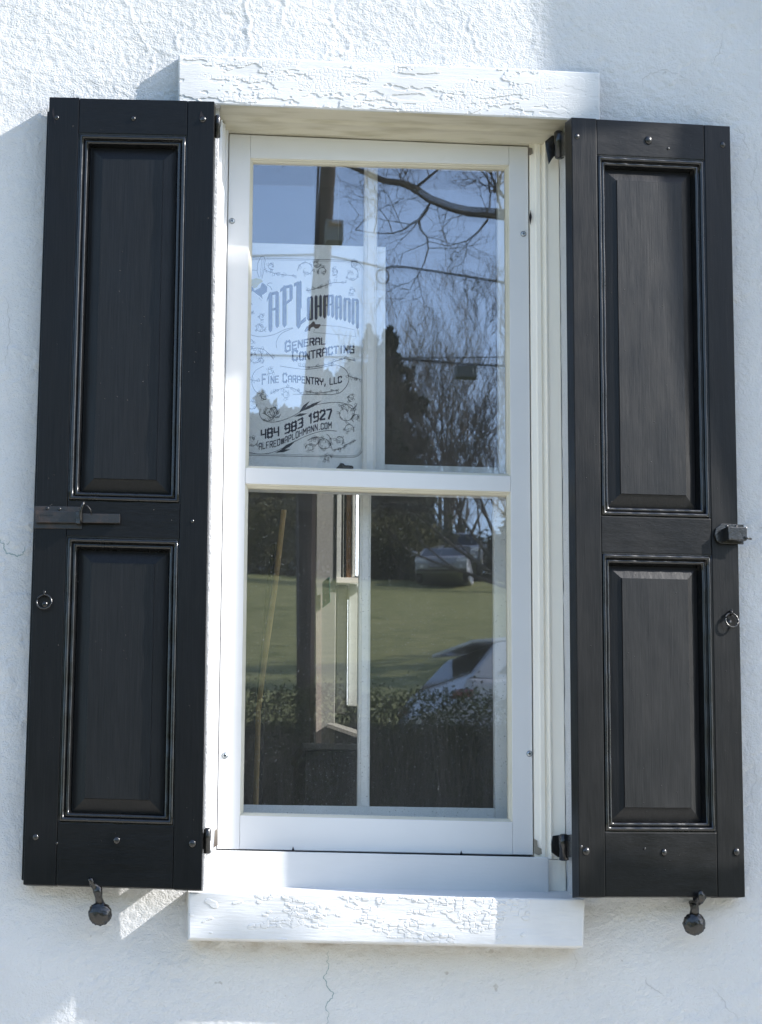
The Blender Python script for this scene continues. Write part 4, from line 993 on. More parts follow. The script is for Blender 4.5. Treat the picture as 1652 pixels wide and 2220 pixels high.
def conifer(base, h, r, seed, label, n=9000, group=None):
    r_ = random.Random(seed); T_ = thing('evergreen_tree', label, 'tree', base, group); base = Vector(base)
    MB().tube([base, base+Vector((0, 0, h*.5)), base+Vector((0, 0, h*.96))], [h*.018, h*.012, .02], 6).build('trunk', MBARK, T_)
    whorls = []
    for k in range(int(h*9)):
        f = r_.random()**.8; z = h*(.05+.93*f); L = r*(1-f)**.6*r_.uniform(.5, 1.15); an = r_.uniform(0, 6.28); whorls.append((z, L, an))
    m = MB()
    def fn(q):
        z, L, an = q.choice(whorls); t = q.random()**.6; d = L*t
        return base+Vector((math.cos(an)*d+q.gauss(0, .12*L), math.sin(an)*d+q.gauss(0, .12*L), z-.25*d+q.gauss(0, .12)*1.0))
    leaves(m, n, fn, .08, .26, r_); m.build('crown', MEVER, T_); return T_
def bush(base, w_, h, seed, label, mat=MOLIVE, n=5000, cat='bush', group=None, s=(.05, .14)):
    r_ = random.Random(seed); T_ = thing('bush', label, cat, base, group); base = Vector(base); m = MB()
    cl = [(Vector((r_.gauss(0, w_*.28), r_.gauss(0, w_*.2), h*r_.uniform(.15, .8))), r_.uniform(.18, .34)*min(w_, h)) for _ in range(16)]
    def fn(q):
        c, rr = q.choice(cl); return base+c+Vector((q.gauss(0, 1), q.gauss(0, 1), q.gauss(0, .8)))*rr*.6
    leaves(m, n, fn, *s, r_); m.build('foliage', mat, T_)
    st = MB()
    for _ in range(8):
        a_ = r_.uniform(0, 6.28); st.tube([base, base+Vector((math.cos(a_)*w_*.15, math.sin(a_)*w_*.15, h*.6))], [.05, .02], 4)
    st.build('stems', MBARK, T_); return T_
def onhill(u, L):
    p = RF(u, 1200, L); return (p.x, p.y, gz_(p.x, p.y))
# the large bare tree in the middle of the right glass
b = onhill(962, 96)
bare_tree(b, 13, 5, 'large bare tree with upright fanning branches reflected in the upper right glass', .45, 4, .13, MBARKP, None,
          [((-.13, 0, 1), 5.6), ((.03, 0, 1), 6.4), ((.20, .05, 1), 5.4), ((-.30, 0, 1), 4.4), ((.42, 0, 1), 4), ((.08, .1, 1), 6.6), ((-.05, -.1, 1), 6), ((.3, -.1, 1), 5), ((-.22, .1, 1), 5.2), ((.12, -.1, 1), 6.2), ((-.4, -.1, 1), 4.2), ((.5, .1, 1), 4)], (3, 5), upright=.36)
b = onhill(1135, 78)
bare_tree(b, 9, 8, 'spreading bare tree with arching limbs at the right edge of the reflection', .5, 5, .085, MBARK, None,
          [((-.5, 0, 1), 4.5), ((-.9, 0, .8), 4.5), ((-.2, 0, 1), 5), ((-.95, .2, .5), 4.6), ((-1, 0, .3), 4), ((.3, 0, 1), 3.5)], (3, 5), upright=.18)
conifer(onhill(842, 92), 10.6, 2.7, 21, 'tall shaggy dark evergreen left of the fanning bare tree', 8500)
conifer(onhill(866, 86), 5.2, 2.2, 23, 'low dark evergreen at the foot of the bare tree', 9000)
for k, (u_, v_, r_w, lab) in enumerate(((800, 705, 3.0, 'broad evergreen reflected over the right edge of the poster'), (758, 770, 2.9, 'evergreen reflected over the poster beside the glazing bar'), (712, 800, 3.0, 'evergreen reflected over the poster right of the pole'),
        (664, 845, 3.0, 'evergreen hidden partly by the reflected utility pole'), (612, 880, 3.0, 'evergreen reflected over the lower left of the poster'), (566, 850, 3.0, 'evergreen reflected at the left edge of the poster'), (520, 900, 3.0, 'evergreen at the far left end of the reflected row'))):
    L_ = 93+(k*37 % 7); bb = onhill(u_, L_)
    conifer(bb, RF(u_, v_, L_).z-bb[2], r_w, 120+k, lab, 9000)
conifer(onhill(1125, 110), 9, 2.2, 24, 'dark evergreen at the right edge of the reflected hill', 9000)
conifer(onhill(1750, 40), 13, 3.6, 27, 'broad evergreen right of the grass hill, outside the reflection', 5000)
conifer(onhill(2100, 46), 15, 4.2, 28, 'second broad evergreen farther right, outside the reflection', 5000)
for k, (x_, y_, h_) in enumerate(((24, -30, 11), (30, -28, 13), (28, -38, 12), (37, -34, 12), (36, -26, 10), (20, -36, 10), (44, -30, 13))):
    conifer((x_, y_, gz_(x_, y_)), h_, 3.4, 80+k, 'dark evergreen in the row far right across the street', 2200, 'evergreen row across the street')
for k, (u, L, w_, h, lab, mt) in enumerate([(556, 84, 5, 5.2, 'dark olive bush at the left end of the hilltop', MOLIVE), (600, 88, 5, 6.4, 'tall olive bush behind the wooden dowel', MEVER),
        (640, 90, 4, 5.0, 'dark bush beside the parked car on the hilltop', MEVER), (722, 86, 4.5, 5.5, 'olive bush right of the utility pole', MOLIVE),
        (815, 85, 4, 4.6, 'yellow green bush left of the parked off road car', MOLIVE), (870, 84, 5, 3.9, 'brown green bush in front of the dark house', MOLIVE), (910, 90, 4, 4.4, 'dark bush behind the brown green one', MEVER),
        (960, 96, 5, 4.4, 'olive bush behind the parked off road car', MOLIVE), (1085, 86, 4, 3.8, 'dark bush right of the parked off road car', MEVER)]):
    bush(onhill(u, L), w_*.62, h*.55, 60+k, lab, mt)

# overhanging limb of a nearer tree, its trunk outside the glass on the right
def limb_tree():
    L = 19.0
    B0 = RF(1420, 1700, L); base = (B0.x, B0.y, gz_(B0.x, B0.y))
    T_ = thing('street_tree', 'bare street tree whose long limb crosses the upper glass reflection', 'tree', base)
    r_ = random.Random(4)
    top = RF(1400, 150, L)
    MB().tube([base, RF(1415, 1100, L), RF(1400, 600, L), top], [.26, .21, .17, .10], 10).build('trunk', MBARK, T_)
    m = MB()
    def br(pts, ra, rb, tw=1.0, lv=0):
        q = [RF(u, v, L+dl) for u, v, dl in pts]; n = len(q)
        m.tube(q, [ra+(rb-ra)*i/(n-1) for i in range(n)], 7 if lv == 0 else 5, True)
        return q
    def twig(p, d, Ln, r1, lv):
        pts = [p]; dd = d.normalized()
        for k in range(4):
            dd = (dd+Vector((r_.uniform(-1, 1), r_.uniform(-1, 1)*.4, r_.uniform(-1, 1)))*.28).normalized(); p = p+dd*Ln/4; pts.append(p)
        m.tube(pts, [r1, r1*.8, r1*.62, r1*.45, r1*.25], 4, False)
        if lv > 0:
            for k in (1, 2, 3, 4):
                for _ in range(1 if k < 3 else 2):
                    a_ = r_.uniform(.5, 1.1)*r_.choice((-1, 1)); nd = Vector((dd.x*math.cos(a_)-dd.z*math.sin(a_), r_.uniform(-.3, .3), dd.x*math.sin(a_)+dd.z*math.cos(a_)))
                    twig(pts[k], nd, Ln*r_.uniform(.4, .7), r1*.55, lv-1)
    br([(1400, 560, 0), (1250, 505, 0), (1150, 480, 0), (1100, 468, 0), (1060, 463, 0), (1015, 460, 0), (975, 450, 0), (930, 432, 0), (895, 408, 0), (868, 398, 0), (830, 393, 0), (795, 378, 0), (760, 362, 0), (735, 358, 0), (705, 352, 0), (660, 354, 0), (610, 356, 0)], .075, .006)
    main = [(1060, 463), (1015, 460), (975, 450), (930, 432), (895, 408), (868, 398), (830, 393), (795, 378)]
    q = br([(935, 433, 0), (925, 455, 0), (908, 478, 0), (890, 488, 0), (875, 500, 0), (850, 508, 0), (810, 507, 0), (770, 500, 0)], .022, .004, lv=1)
    for p in q[2:]: twig(p, Vector((r_.uniform(-1, .4), 0, r_.uniform(-1, 1))), .55, .007, 2)
    q = br([(908, 482, 0), (912, 500, 0), (925, 515, 0), (928, 540, 0), (920, 570, 0), (905, 600, 0), (885, 615, 0)], .016, .003, lv=1)
    for p in q[2:]: twig(p, Vector((r_.uniform(-1, 1), 0, r_.uniform(-1, .3))), .45, .006, 2)
    q = br([(1062, 462, 0), (1055, 480, 0), (1035, 505, 0), (1010, 525, 0), (970, 535, 0), (930, 525, 0)], .016, .003, lv=1)
    for p in q[2:]: twig(p, Vector((r_.uniform(-1, .3), 0, r_.uniform(-1, .5))), .4, .006, 1)
    q = br([(905, 405, 0), (930, 385, 0), (950, 368, 0), (966, 350, 0), (972, 320, 0)], .018, .006, lv=1)
    for p in q[1:]: twig(p, Vector((r_.uniform(-.5, 1), 0, 1)), .4, .007, 2)
    q = br([(868, 396, 0), (880, 378, 0), (890, 350, 0), (895, 320, 0)], .010, .003, lv=1)
    for p in q[1:]: twig(p, Vector((-1, 0, .6)), .4, .006, 1)
    for u, v in ((1078, 440), (1085, 455), (1070, 420), (1060, 460), (1080, 425), (1092, 430), (1100, 440)):
        twig(RF(u, v, L), Vector((r_.uniform(-1, .1), 0, r_.uniform(-.2, 1))), .75, .012, 3)
    for u, v in main: 
        for _ in range(1): twig(RF(u, v, L), Vector((r_.uniform(-1, .2), 0, r_.choice((-1, 1))*r_.uniform(.4, 1))), .38, .006, 1)
    for u, v in ((660, 354), (610, 356), (700, 352)): twig(RF(u, v, L), Vector((-1, 0, .5)), .45, .008, 1)
    m.build('limb', MBARK, T_)
limb_tree()

# utility pole with a grey box and cables
LP = 27.0
MPOLE = noisy('creosoted_pole', (.030, .022, .017), (.07, .052, .040), .9, 8, (1, 1, .1), [], .2)
pb = RF(664, 1480, LP); pt_ = RF(722, 120, LP)
UP = thing('utility_pole', 'dark leaning wooden utility pole reflected left of the muntin', 'utility pole', (pb.x, pb.y, gz_(pb.x, pb.y)))
MB().tube([(pb.x, pb.y, gz_(pb.x, pb.y)-.3), RF(664, 1300, LP), RF(664, 1065, LP), RF(700, 560, LP), RF(709, 400, LP), pt_], [.125, .122, .118, .112, .106, .10], 14).build('pole', MPOLE, UP)
MB().tube([RF(646, 1400, LP-.15), RF(644, 1065, LP-.15), RF(683, 560, LP-.15), RF(690, 360, LP-.15)], .018, 6).build('cable_riser', plain('black_cable', (.02, .02, .022), .6), UP)
xb = RF(724, 505, LP-.2)
MBOX = plain('grey_box_paint', (.20, .22, .20), .6)
PB = MB().box(xb.x-.12, xb.x+.12, xb.y-.12, xb.y+.12, xb.z-.15, xb.z+.15).build('meter_box', MBOX, UP, .02)
PBL = MB().box(xb.x-.08, xb.x+.09, xb.y+.121, xb.y+.130, xb.z+.05, xb.z+.12).build('box_label', plain('tan_label', (.30, .20, .08), .7), UP)
def cable(name, pts, L, r_, lab, group=None, cat='cable'):
    q = []
    for i in range(len(pts)-1):
        for k in range(6):
            t = k/6; q.append(RF(pts[i][0]*(1-t)+pts[i+1][0]*t, pts[i][1]*(1-t)+pts[i+1][1]*t, L))
    q.append(RF(*pts[-1], L)); o = MB().tube(q, r_, 6).build(name, MCAB, None, org=q[0]); setp(o, lab, cat, group); return o
MCAB = plain('overhead_cable_sheath', (.018, .018, .02), .6)
cable('overhead_cable', [(540, 556), (700, 553), (790, 572), (835, 583), (850, 579), (880, 580), (960, 592), (1083, 612), (1300, 660)], 34, .022, 'upper overhead cable dipping beside the poster edge')
cable('overhead_cable', [(540, 770), (835, 778), (900, 781), (960, 786), (1010, 790), (1083, 794), (1300, 806)], 33, .020, 'lower overhead cable that carries the grey splice box')
cable('overhead_cable', [(835, 776), (950, 777), (1083, 775), (1300, 770)], 33.4, .010, 'thin overhead cable just above the splice box cable')
cable('overhead_cable', [(520, 350), (560, 352), (590, 354), (700, 346)], 35, .010, 'thin service cable high left of the utility pole')
m = MB(); cc = RF(829, 600, 33.8)
m.tube([cc+Vector((math.cos(k*math.pi/12)*.10, 0, math.sin(k*math.pi/12)*.12)) for k in range(25)], .016, 5, False)
setp(m.build('cable_coil', MCAB, None, org=cc), 'coiled loop of slack cable beside the poster edge', 'cable coil')
cb = RF(1010, 808, 33.0)
CBX = thing('splice_box', 'dark grey splice box hanging from the lower overhead cable', 'cable box', cb)
MB().box(cb.x-.17, cb.x+.17, cb.y-.10, cb.y+.10, cb.z-.105, cb.z+.095).build('case', plain('dark_grey_case', (.085, .095, .09), .5), CBX, .025)
for dx in (.09, .145): MB().box(cb.x+dx, cb.x+dx+.014, cb.y+.101, cb.y+.112, cb.z-.06, cb.z+.05).build('clamp', plain('pale_clamp', (.5, .52, .5), .5), CBX)
MB().tube([cb+Vector((-.15, 0, .09)), cb+Vector((-.13, 0, .14))], .012, 5).build('hanger', MCAB, CBX); MB().tube([cb+Vector((.15, 0, .09)), cb+Vector((.13, 0, .13))], .012, 5).build('hanger', MCAB, CBX)

# ------------------------------------------------------------------ hedge on the bank
def hedge():
    L = 10.9; T0 = RF(800, 1500, L); B0 = gz_(0, GY-L)
    x0, x1 = -3.5, 5.5; top = T0.z
    H = thing('hedge', 'clipped green hedge on the bank with bare twiggy lower stems', 'hedge', (1, GY-L, B0))
    r_ = random.Random(3); m = MB(); y0 = GY-L
    from mathutils import noise
    def fn(q):
        x = q.uniform(x0, x1); f = q.random(); z = B0+.1+(top-B0-.1)*(f**.95)
        z += (.05*noise.noise(Vector((x*2.3, 0, 0)))+.03*noise.noise(Vector((x*9, 3, 0)))) if f > .6 else 0
        y = y0+q.uniform(-1, 1)*(.30+.1*noise.noise(Vector((x*2, z*2, 5))))
        if noise.noise(Vector((x*5, y*5, z*6))) < -.30-(z-B0)*.25: return None
        if f < .25 and q.random() < .3: return None
        return Vector((x, y, z))
    leaves(m, 130000, fn, .012, .024, r_)
    leaves(m, 900, lambda q: Vector((q.uniform(x0, x1), y0+q.uniform(-.3, .3), top+q.random()**2.2*.13)), .010, .018, r_)
    o = m.build('leaves', MHEDGE, H); o['kind'] = 'stuff'
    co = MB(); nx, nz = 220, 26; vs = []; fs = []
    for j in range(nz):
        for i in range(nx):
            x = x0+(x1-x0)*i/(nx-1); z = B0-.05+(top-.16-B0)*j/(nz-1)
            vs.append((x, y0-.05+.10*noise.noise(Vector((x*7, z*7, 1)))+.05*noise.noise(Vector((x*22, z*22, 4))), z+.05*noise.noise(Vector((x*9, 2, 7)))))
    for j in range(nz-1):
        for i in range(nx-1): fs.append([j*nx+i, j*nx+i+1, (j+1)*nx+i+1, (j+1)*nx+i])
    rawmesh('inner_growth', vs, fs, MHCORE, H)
    tw = MB()
    for _ in range(2600):
        x = r_.uniform(x0, x1); y = y0+r_.uniform(-.3, .3); p = Vector((x, y, B0)); pts = [p]
        for k in range(5): p = p+Vector((r_.uniform(-.07, .07), r_.uniform(-.05, .05), (top-B0)/5.4*r_.uniform(.7, 1.05))); pts.append(p)
        tw.tube(pts, [.008, .007, .006, .004, .003, .002], 3, False)
    o = tw.build('stems', MTWIG, H); o['kind'] = 'stuff'
hedge()

# ------------------------------------------------------------------ dark house on the hilltop
MROOF = noisy('grey_shingle_roof', (.07, .07, .075), (.11, .11, .115), .9, 2, (1, 1, 4), [], .2)
MSIDE = noisy('brown_siding', (.10, .085, .07), (.14, .12, .10), .85, 2, (1, 1, 6), [], .2)
hb = onhill(850, 118); hx, hy, hz = hb
HS = thing('house', 'low brown house with grey roof behind the bushes on the hilltop', 'house', hb)
MB().box(hx-9, hx+6, hy-7, hy, hz-.5, hz+3.0).build('wall', MSIDE, HS)
rf = MB().add([(hx-9.6, hy+.8, hz+2.9), (hx+6.6, hy+.8, hz+2.9), (hx+6.6, hy-7.8, hz+2.9), (hx-9.6, hy-7.8, hz+2.9), (hx-9.0, hy-3.5, hz+5.4), (hx+6.0, hy-3.5, hz+5.4)], [[0,1,5,4],[2,3,4,5],[1,2,5],[3,0,4],[3,2,1,0]]).build('roof', MROOF, HS)
MB().box(hx-3, hx-2.2, hy-4, hy-3.2, hz+4.6, hz+6.3).build('chimney', MSIDE, rf)
for k, dx in enumerate((-7.4, -4.6, -1.4, 1.6, 4.2)):
    wf = MB().box(hx+dx-.6, hx+dx+.6, hy+.003, hy+.07, hz+1.0, hz+2.4).build('window', plain('house_window_frame', (.5, .5, .48), .6), HS)
    for sx in (-.28, .28):
        MB().box(hx+dx+sx-.25, hx+dx+sx+.25, hy+.072, hy+.085, hz+1.08, hz+2.32).build('pane', plain('house_glass', (.03, .035, .04), .1), wf)

# ------------------------------------------------------------------ cars
def carmats(c): return noisy('car_paint', tuple(x*.96 for x in c), c, .28, 1, (1, 1, 1), [], .6, coat=.6)
MTYRE = plain('tyre_rubber', (.02, .02, .02), .8); MRIM = plain('wheel_metal', (.5, .5, .52), .35, .9); MCGL = plain('car_glass', (.012, .014, .016), .06, 0, .6); MTRIM = plain('black_trim', (.015, .015, .016), .5)
MLAMP = plain('headlamp_glass', (.75, .77, .8), .12); MRED = plain('tail_lamp_red', (.20, .012, .012), .2)
def car(loc, rz, color, label, suv=True, scale=1.0):
    T_ = thing('car', label, 'car', loc); T_.rotation_euler = (0, 0, rz)
    mp_ = carmats(color); Lc, Wc = (4.7, .93) if suv else (4.5, .89)
    if suv: low = [(-2.32, .45), (-2.36, .75), (-2.30, 1.02), (1.0, 1.06), (1.95, 1.00), (2.24, .90), (2.34, .66), (2.34, .42), (2.1, .28), (-2.2, .28)]; up_ = [(-2.26, 1.03), (-2.05, 1.66), (-1.7, 1.76), (.35, 1.76), (.62, 1.70), (1.28, 1.05)]
    else: low = [(-2.15, .42), (-2.22, .72), (-2.12, .98), (-1.4, 1.00), (.95, .96), (1.80, .86), (2.14, .74), (2.22, .55), (2.18, .34), (2.0, .24), (-2.05, .26)]; up_ = [(-2.08, .99), (-1.72, 1.40), (-1.35, 1.47), (.0, 1.47), (.25, 1.42), (1.12, .955)]
    bm = bmesh.new()
    def loft(m, prof, ws):
        rows = []
        for wy, ins in ws: rows.append([(x*(1-ins*.02), wy, z-(ins*.02 if z > .9 else 0)) for x, z in prof])
        n = len(prof); vs = [p for r_ in rows for p in r_]; fs = [list(range(n))[::-1], [(len(rows)-1)*n+i for i in range(n)]]
        for k in range(len(rows)-1):
            for i in range(n): fs.append([k*n+i, k*n+(i+1) % n, (k+1)*n+(i+1) % n, (k+1)*n+i])
        m.add(vs, fs)
    base = Vector(loc)
    off = lambda x, y, z: Vector((x, y, z))+base
    def bd(m, name, mat, par=T_, bev=0, smooth=False):
        mm = MB(); mm.v = [tuple(Vector(v)+wloc(par)) for v in m.v]; mm.f = m.f
        return mm.build(name, mat, par, bev, smooth=smooth)
    m = MB(); loft(m, low, [(-Wc, 2), (-Wc*.97, 0), (Wc*.97, 0), (Wc, 2)]); bd(m, 'body', mp_, bev=.035)
    # greenhouse tapering inward
    m = MB(); n = len(up_); wz = lambda z: Wc*(.96-.26*(z-1.0)/.75)
    vs = [(x, -wz(z), z) for x, z in up_]+[(x, wz(z), z) for x, z in up_]
    m.add(vs, [list(range(n))[::-1], [n+i for i in range(n)]]+[[i, (i+1) % n, n+(i+1) % n, n+i] for i in range(n)]); bd(m, 'roof', mp_, bev=.03)
    (xr0, zr0), (xr1, zr1) = up_[-2], up_[-1]; (xb0, zb0), (xb1, zb1) = up_[0], up_[1]
    def quad(name, p, mat, par=T_): m_ = MB(); c = sum((Vector(q) for q in p), Vector())/4; nn = (Vector(p[1])-Vector(p[0])).cross(Vector(p[2])-Vector(p[0])).normalized(); m_.prism([Vector(q)+nn*.012 for q in p], nn*-.03); return bd(m_, name, mat, par)
    f = lambda t, a_, b2: a_+(b2-a_)*t
    x_, z_ = lambda t: f(t, xr1, xr0), lambda t: f(t, zr1, zr0)
    quad('windscreen', [(x_(.06), -wz(z_(.06))*.90, z_(.06)), (x_(.06), wz(z_(.06))*.90, z_(.06)), (x_(.92), wz(z_(.92))*.90, z_(.92)), (x_(.92), -wz(z_(.92))*.90, z_(.92))], MCGL)
    x_, z_ = lambda t: f(t, xb0, xb1), lambda t: f(t, zb0, zb1)
    quad('rear_window', [(x_(.15), wz(z_(.15))*.86, z_(.15)), (x_(.15), -wz(z_(.15))*.86, z_(.15)), (x_(.92), -wz(z_(.92))*.86, z_(.92)), (x_(.92), wz(z_(.92))*.86, z_(.92))], MCGL)
    zt = up_[2][1]-.10; zb = up_[0][1]+.06
    for s in (-1, 1):
        for (a0, a1, b0, b1) in (((-1.95, -1.10, -1.75, -1.10)) , ((-1.0, .02, -1.0, .02)), ((.12, 1.0, .12, .42))) if suv else (((-1.75, -1.05, -1.42, -1.05)), ((-.97, -.02, -.97, -.02)), ((.06, .85, .06, .2))):
            p = [(a0, s*(wz(zb)), zb), (a1, s*(wz(zb)), zb), (b1, s*(wz(zt)), zt), (b0, s*(wz(zt)), zt)]
            if s > 0: p = p[::-1]
            quad('side_window', p, MCGL)
        for wx in (-1.42, 1.45):
            m = MB(); m.tube([(wx, s*(Wc-.20), .34), (wx, s*(Wc-.16), .34), (wx, s*(Wc-.02), .34), (wx, s*(Wc+.015), .34)], [.30, .345, .345, .30], 24); wh = bd(m, 'wheel', MTYRE)
            m = MB(); m.tube([(wx, s*(Wc-.0), .34), (wx, s*(Wc+.025), .34)], [.22, .20], 16); bd(m, 'rim', MRIM, wh)
        m = MB(); m.box(.92, 1.10, s*(Wc+.02) if s > 0 else -(Wc+.20), s*(Wc+.20) if s > 0 else -(Wc+.02), zb-.03, zb+.13); bd(m, 'mirror', mp_, bev=.03)
        m = MB(); hx0, hx1, hz0, hz1 = (2.05, 2.345, .72, .87) if suv else (1.95, 2.20, .58, .71); m.box(hx0, hx1, min(s*.50, s*.90), max(s*.50, s*.90), hz0, hz1); bd(m, 'headlight', MLAMP, bev=.02)
        m = MB(); m.tube([(hx1-.03, s*.66, .50 if suv else .42), (hx1+.05, s*.66, .50 if suv else .42)], [.06, .05], 10); bd(m, 'fog_lamp', MLAMP)
        m = MB(); xr_ = low[1][0]; m.box(xr_-.01, xr_+.16, min(s*.72, s*(Wc+.012)), max(s*.72, s*(Wc+.012)), .78, 1.0 if suv else .86); bd(m, 'tail_light', MRED, bev=.015)
    m = MB(); m.box(2.1, 2.375, -.47, .47, .60, .88) if suv else m.box(2.0, 2.245, -.44, .44, .38, .54); bd(m, 'grille', MTRIM, bev=.01)
    for q_ in range(3): m = MB(); zz = (.66+.07*q_) if suv else (.41+.045*q_); m.box(2.3 if suv else 2.2, 2.385 if suv else 2.255, -.44, .44, zz, zz+.018); bd(m, 'grille_bar', MRIM)
    m = MB(); m.box(low[6][0]+.01, low[6][0]+.045, -.26, .26, .44, .56); bd(m, 'number_plate', MLAMP)
    m = MB(); m.box(low[6][0]-.09, low[6][0]+.03, -.85, .85, .28, .42); bd(m, 'bumper', MTRIM, bev=.02)
    m = MB(); m.box(low[1][0]-.03, low[1][0]+.1, -.85, .85, .30, .50); bd(m, 'bumper', MTRIM, bev=.02)
    if suv:
        for s in (-1, 1): m = MB(); m.tube([(-1.6, s*.60, 1.79), (.2, s*.60, 1.80)], .022, 6); bd(m, 'roof_rail', MRIM)
    else:
        m = MB(); m.prism([(-1.95, -.58, 1.40), (-1.35, -.62, 1.475), (-1.35, .62, 1.475), (-1.95, .58, 1.40)], (0, 0, .035)); bd(m, 'roof_spoiler', mp_, bev=.01)
        m = MB(); m.prism([(-1.25, -.02, 1.46), (-1.02, -.02, 1.46), (-1.25, -.02, 1.56)], (0, .04, 0)); bd(m, 'fin_aerial', mp_)
    if scale != 1: T_.scale = (scale,)*3
    return T_
cp = onhill(988, 86)
car(cp, R(97), (.26, .28, .31), 'silver off road car facing the window at the top of the grass hill')
cp = onhill(965, 81)
car((cp[0], cp[1], cp[2]-.15), R(101), (.36, .38, .42), 'silver blue hatchback added for the second glass image of the off road car', False)  # extra car stands in for the doubled reflection of the one above
cp = onhill(628, 88)
car(cp, R(8), (.30, .33, .38), 'grey blue car on the hilltop seen behind the dowel', False)
p1 = RF(915, 1450, 21.5)
car((p1.x+2.15, p1.y, gz_(0, p1.y)+.03), R(-14), (.46, .47, .50), 'white hatchback with roof spoiler in the street behind the hedge', False)
p2 = RF(868, 1450, 26.0)
car((p2.x+2.2, p2.y, gz_(0, p2.y)+.0), R(186), (.30, .32, .36), 'pale grey hatchback added for the second glass image of the white one', False)  # extra car stands in for the doubled reflection of the white hatchback

# ------------------------------------------------------------------ ROOM behind the glass
MROOM = noisy('dim_room_plaster', (.16, .155, .14), (.20, .195, .18), .9, 2)
MFLOOR = noisy('room_floor_boards', (.09, .065, .045), (.14, .10, .07), .5, 4, (1, 8, 1))
rx0, rx1, ry1, rz0, rz1 = -1.6, 3.4, 4.2, .9, 5.8
def slab(name, *b): o = MB().box(*b).build(name, MROOM if 'floor' not in name else MFLOOR); setp(o, kind='structure'); return o
slab('room_floor', rx0, rx1, .31, ry1, rz0-.1, rz0); slab('room_ceiling', rx0, rx1, .31, ry1, rz1, rz1+.1)
slab('room_wall', rx0-.1, rx0, .31, ry1, rz0-.1, rz1+.1); [slab('room_wall', rx1, rx1+.1, *q_) for q_ in ((.31, .50, rz0-.1, rz1+.1), (1.6, ry1, rz0-.1, rz1+.1), (.50, 1.6, rz0-.1, 1.75), (.50, 1.6, 5.5, rz1+.1))]; slab('room_wall', rx0-.1, rx1+.1, ry1, ry1+.1, rz0-.1, rz1+.1)
# inside face of the front wall round the window
slab('room_wall', rx0, bx0-.051, .302, .308, rz0, rz1); slab('room_wall', bx1+.051, rx1, .302, .308, rz0, rz1)
slab('room_wall', bx0-.050, bx1+.050, .342, .348, rz0, zB-.041); slab('room_wall', bx0-.050, bx1+.050, .302, .308, zT+.041, rz1)
MPART = noisy('pale_partition_paint', (.22, .215, .20), (.27, .265, .25), .7, 3, (1, 1, .5))
def ip(u, v, y): return P(u, v, y)
IYP = 1.9
pt = thing('partition', 'pale interior partition seen through the lower left glass', 'partition', ip(715, 1700, IYP))
pa, pbb = ip(684, 1000, IYP), ip(728, 1000, IYP)
MB().box(pa.x, pbb.x, IYP-.046, IYP+.12, rz0+.001, rz1-.001).build('wall_face', MPART, pt, .003)
MB().prism([ip(685, 1292, IYP-.050), ip(697, 1288, IYP-.050), ip(697, 1700, IYP-.050), ip(685, 1700, IYP-.050)], (0, .003, 0)).build('corner_board', noisy('pinkish_board', (.34, .28, .26), (.42, .36, .33), .7, 6), pt)
GT = MB().prism([ip(699, 1262, IYP-.056), ip(714, 1250, IYP-.066), ip(716, 1305, IYP-.066), ip(699, 1318, IYP-.056)], (.001, .004, 0)).build('green_notice', plain('teal_card', (.012, .15, .12), .6), None, org=ip(706, 1290, IYP-.02))
setp(GT, 'small teal card pinned to the pale partition edge', 'card')
# interior window; its panes glow in place of daylight
IWN = thing('interior_window', 'white framed window inside the room beside the glazing bar', 'window', ip(755, 1540, IYP))
MWIN = noisy('white_interior_trim', (.48, .49, .46), (.56, .57, .54), .5, 6, (1, 1, .3))
MWOOD = noisy('varnished_wood', (.20, .11, .05), (.32, .18, .08), .45, 12, (1, 1, .1))
MDAY = plain('glowing_daylight_glass', (.8, .85, .9), .3, emit=(.85, .92, 1.0), es=1.6)  # panes emit by themselves in place of daylight
def ibox(name, u0, u1, v0, v1, y, th, mat, par=IWN):
    a_, b2 = ip(u0, v1, y), ip(u1, v0, y); return MB().box(a_.x, b2.x, y, y+th, a_.z, b2.z).build(name, mat, par, .001)
ibox('casing', 729, 741, 960, 1252, IYP-.05, .06, MWIN); ibox('sash_cord', 743.5, 747, 960, 1252, IYP-.03, .004, MWIN); ibox('channel', 742, 751, 960, 1252, IYP-.02, .02, MDARK)
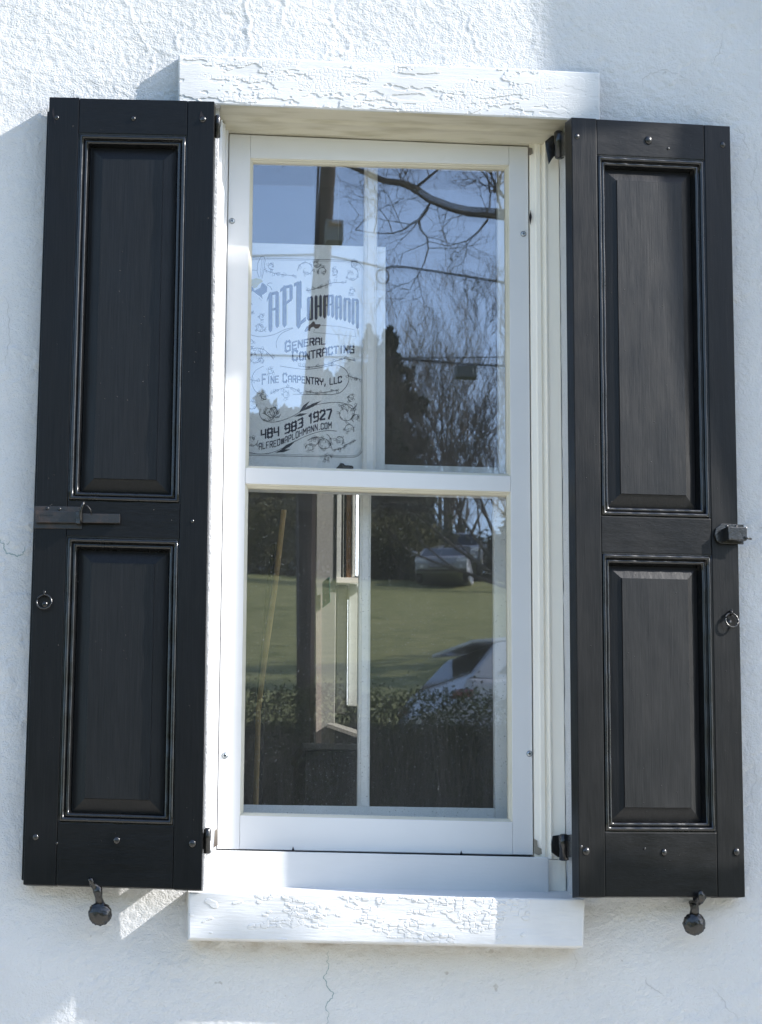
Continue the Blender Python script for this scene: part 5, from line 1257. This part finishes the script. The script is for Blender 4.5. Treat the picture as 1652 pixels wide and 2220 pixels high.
ibox('wood_strip', 751, 763, 960, 1252, IYP-.03, .02, MWOOD); ibox('bright_stile', 763.5, 771, 960, 1249, IYP-.04, .02, MWIN); ibox('upper_pane', 771.5, 800, 960, 1248, IYP-.03, .004, MDAY)
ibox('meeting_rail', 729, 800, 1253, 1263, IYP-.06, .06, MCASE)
ibox('lower_casing', 729, 751, 1264, 1545, IYP-.02, .03, MPART); ibox('sash_stile', 755, 775, 1266, 1530, IYP-.035, .02, MWIN); ibox('lower_pane', 752.5, 754.5, 1300, 1528, IYP-.045, .004, MDAY)
ibox('side_pane', 776, 800, 1270, 1528, IYP-.03, .004, MDAY)
MB().prism([ip(708, 1568, IYP-.10), ip(722, 1566, IYP-.02), ip(800, 1590, IYP-.02), ip(800, 1600, IYP-.10)], (0, 0, -.012)).build('window_stool', MROOM, IWN)
RC = thing('radiator_cover', 'low box shaped radiator cover with pale top inside the room', 'radiator cover', ip(720, 1740, IYP-.4))
a_ = ip(661, 1612, IYP-.5); b2 = ip(792, 1640, IYP-.5)
MB().box(a_.x, b2.x, IYP-.5, IYP-.06, rz0, a_.z-.02).build('box', noisy('dull_cover', (.10, .09, .08), (.13, .12, .10), .7, 4), RC, .004)
MB().box(a_.x-.01, b2.x, IYP-.52, IYP-.055, a_.z-.019, a_.z).build('top', MPART, RC, .004)
DW = MB().tube([ip(615.5, 1105, .55), ip(596, 1275, .60), ip(571, 1450, .68), ip(560, 1540, .72), (ip(540, 1750, .8).x, .8, rz0)], [.0075]*5, 10).build('wooden_dowel', noisy('pale_wood_dowel', (.38, .25, .11), (.50, .35, .17), .5, 20, (1, 1, .1)), None, org=ip(560, 1540, .72))
setp(DW, 'slim leaning wooden dowel standing inside the lower left glass', 'dowel')
ds = MB().tube([ip(596, 1180, .85), ip(583, 1300, .86), ip(567, 1480, .88), (ip(548, 1700, .9).x, .9, rz0)], [.011]*4, 8).build('dark_line', plain('dark_line_black', (.02, .018, .016), .6), None, org=ip(575, 1480, .88))  # dark slanting line built as a thin tube
setp(ds, 'dark leaning line just behind the wooden dowel', 'rod')
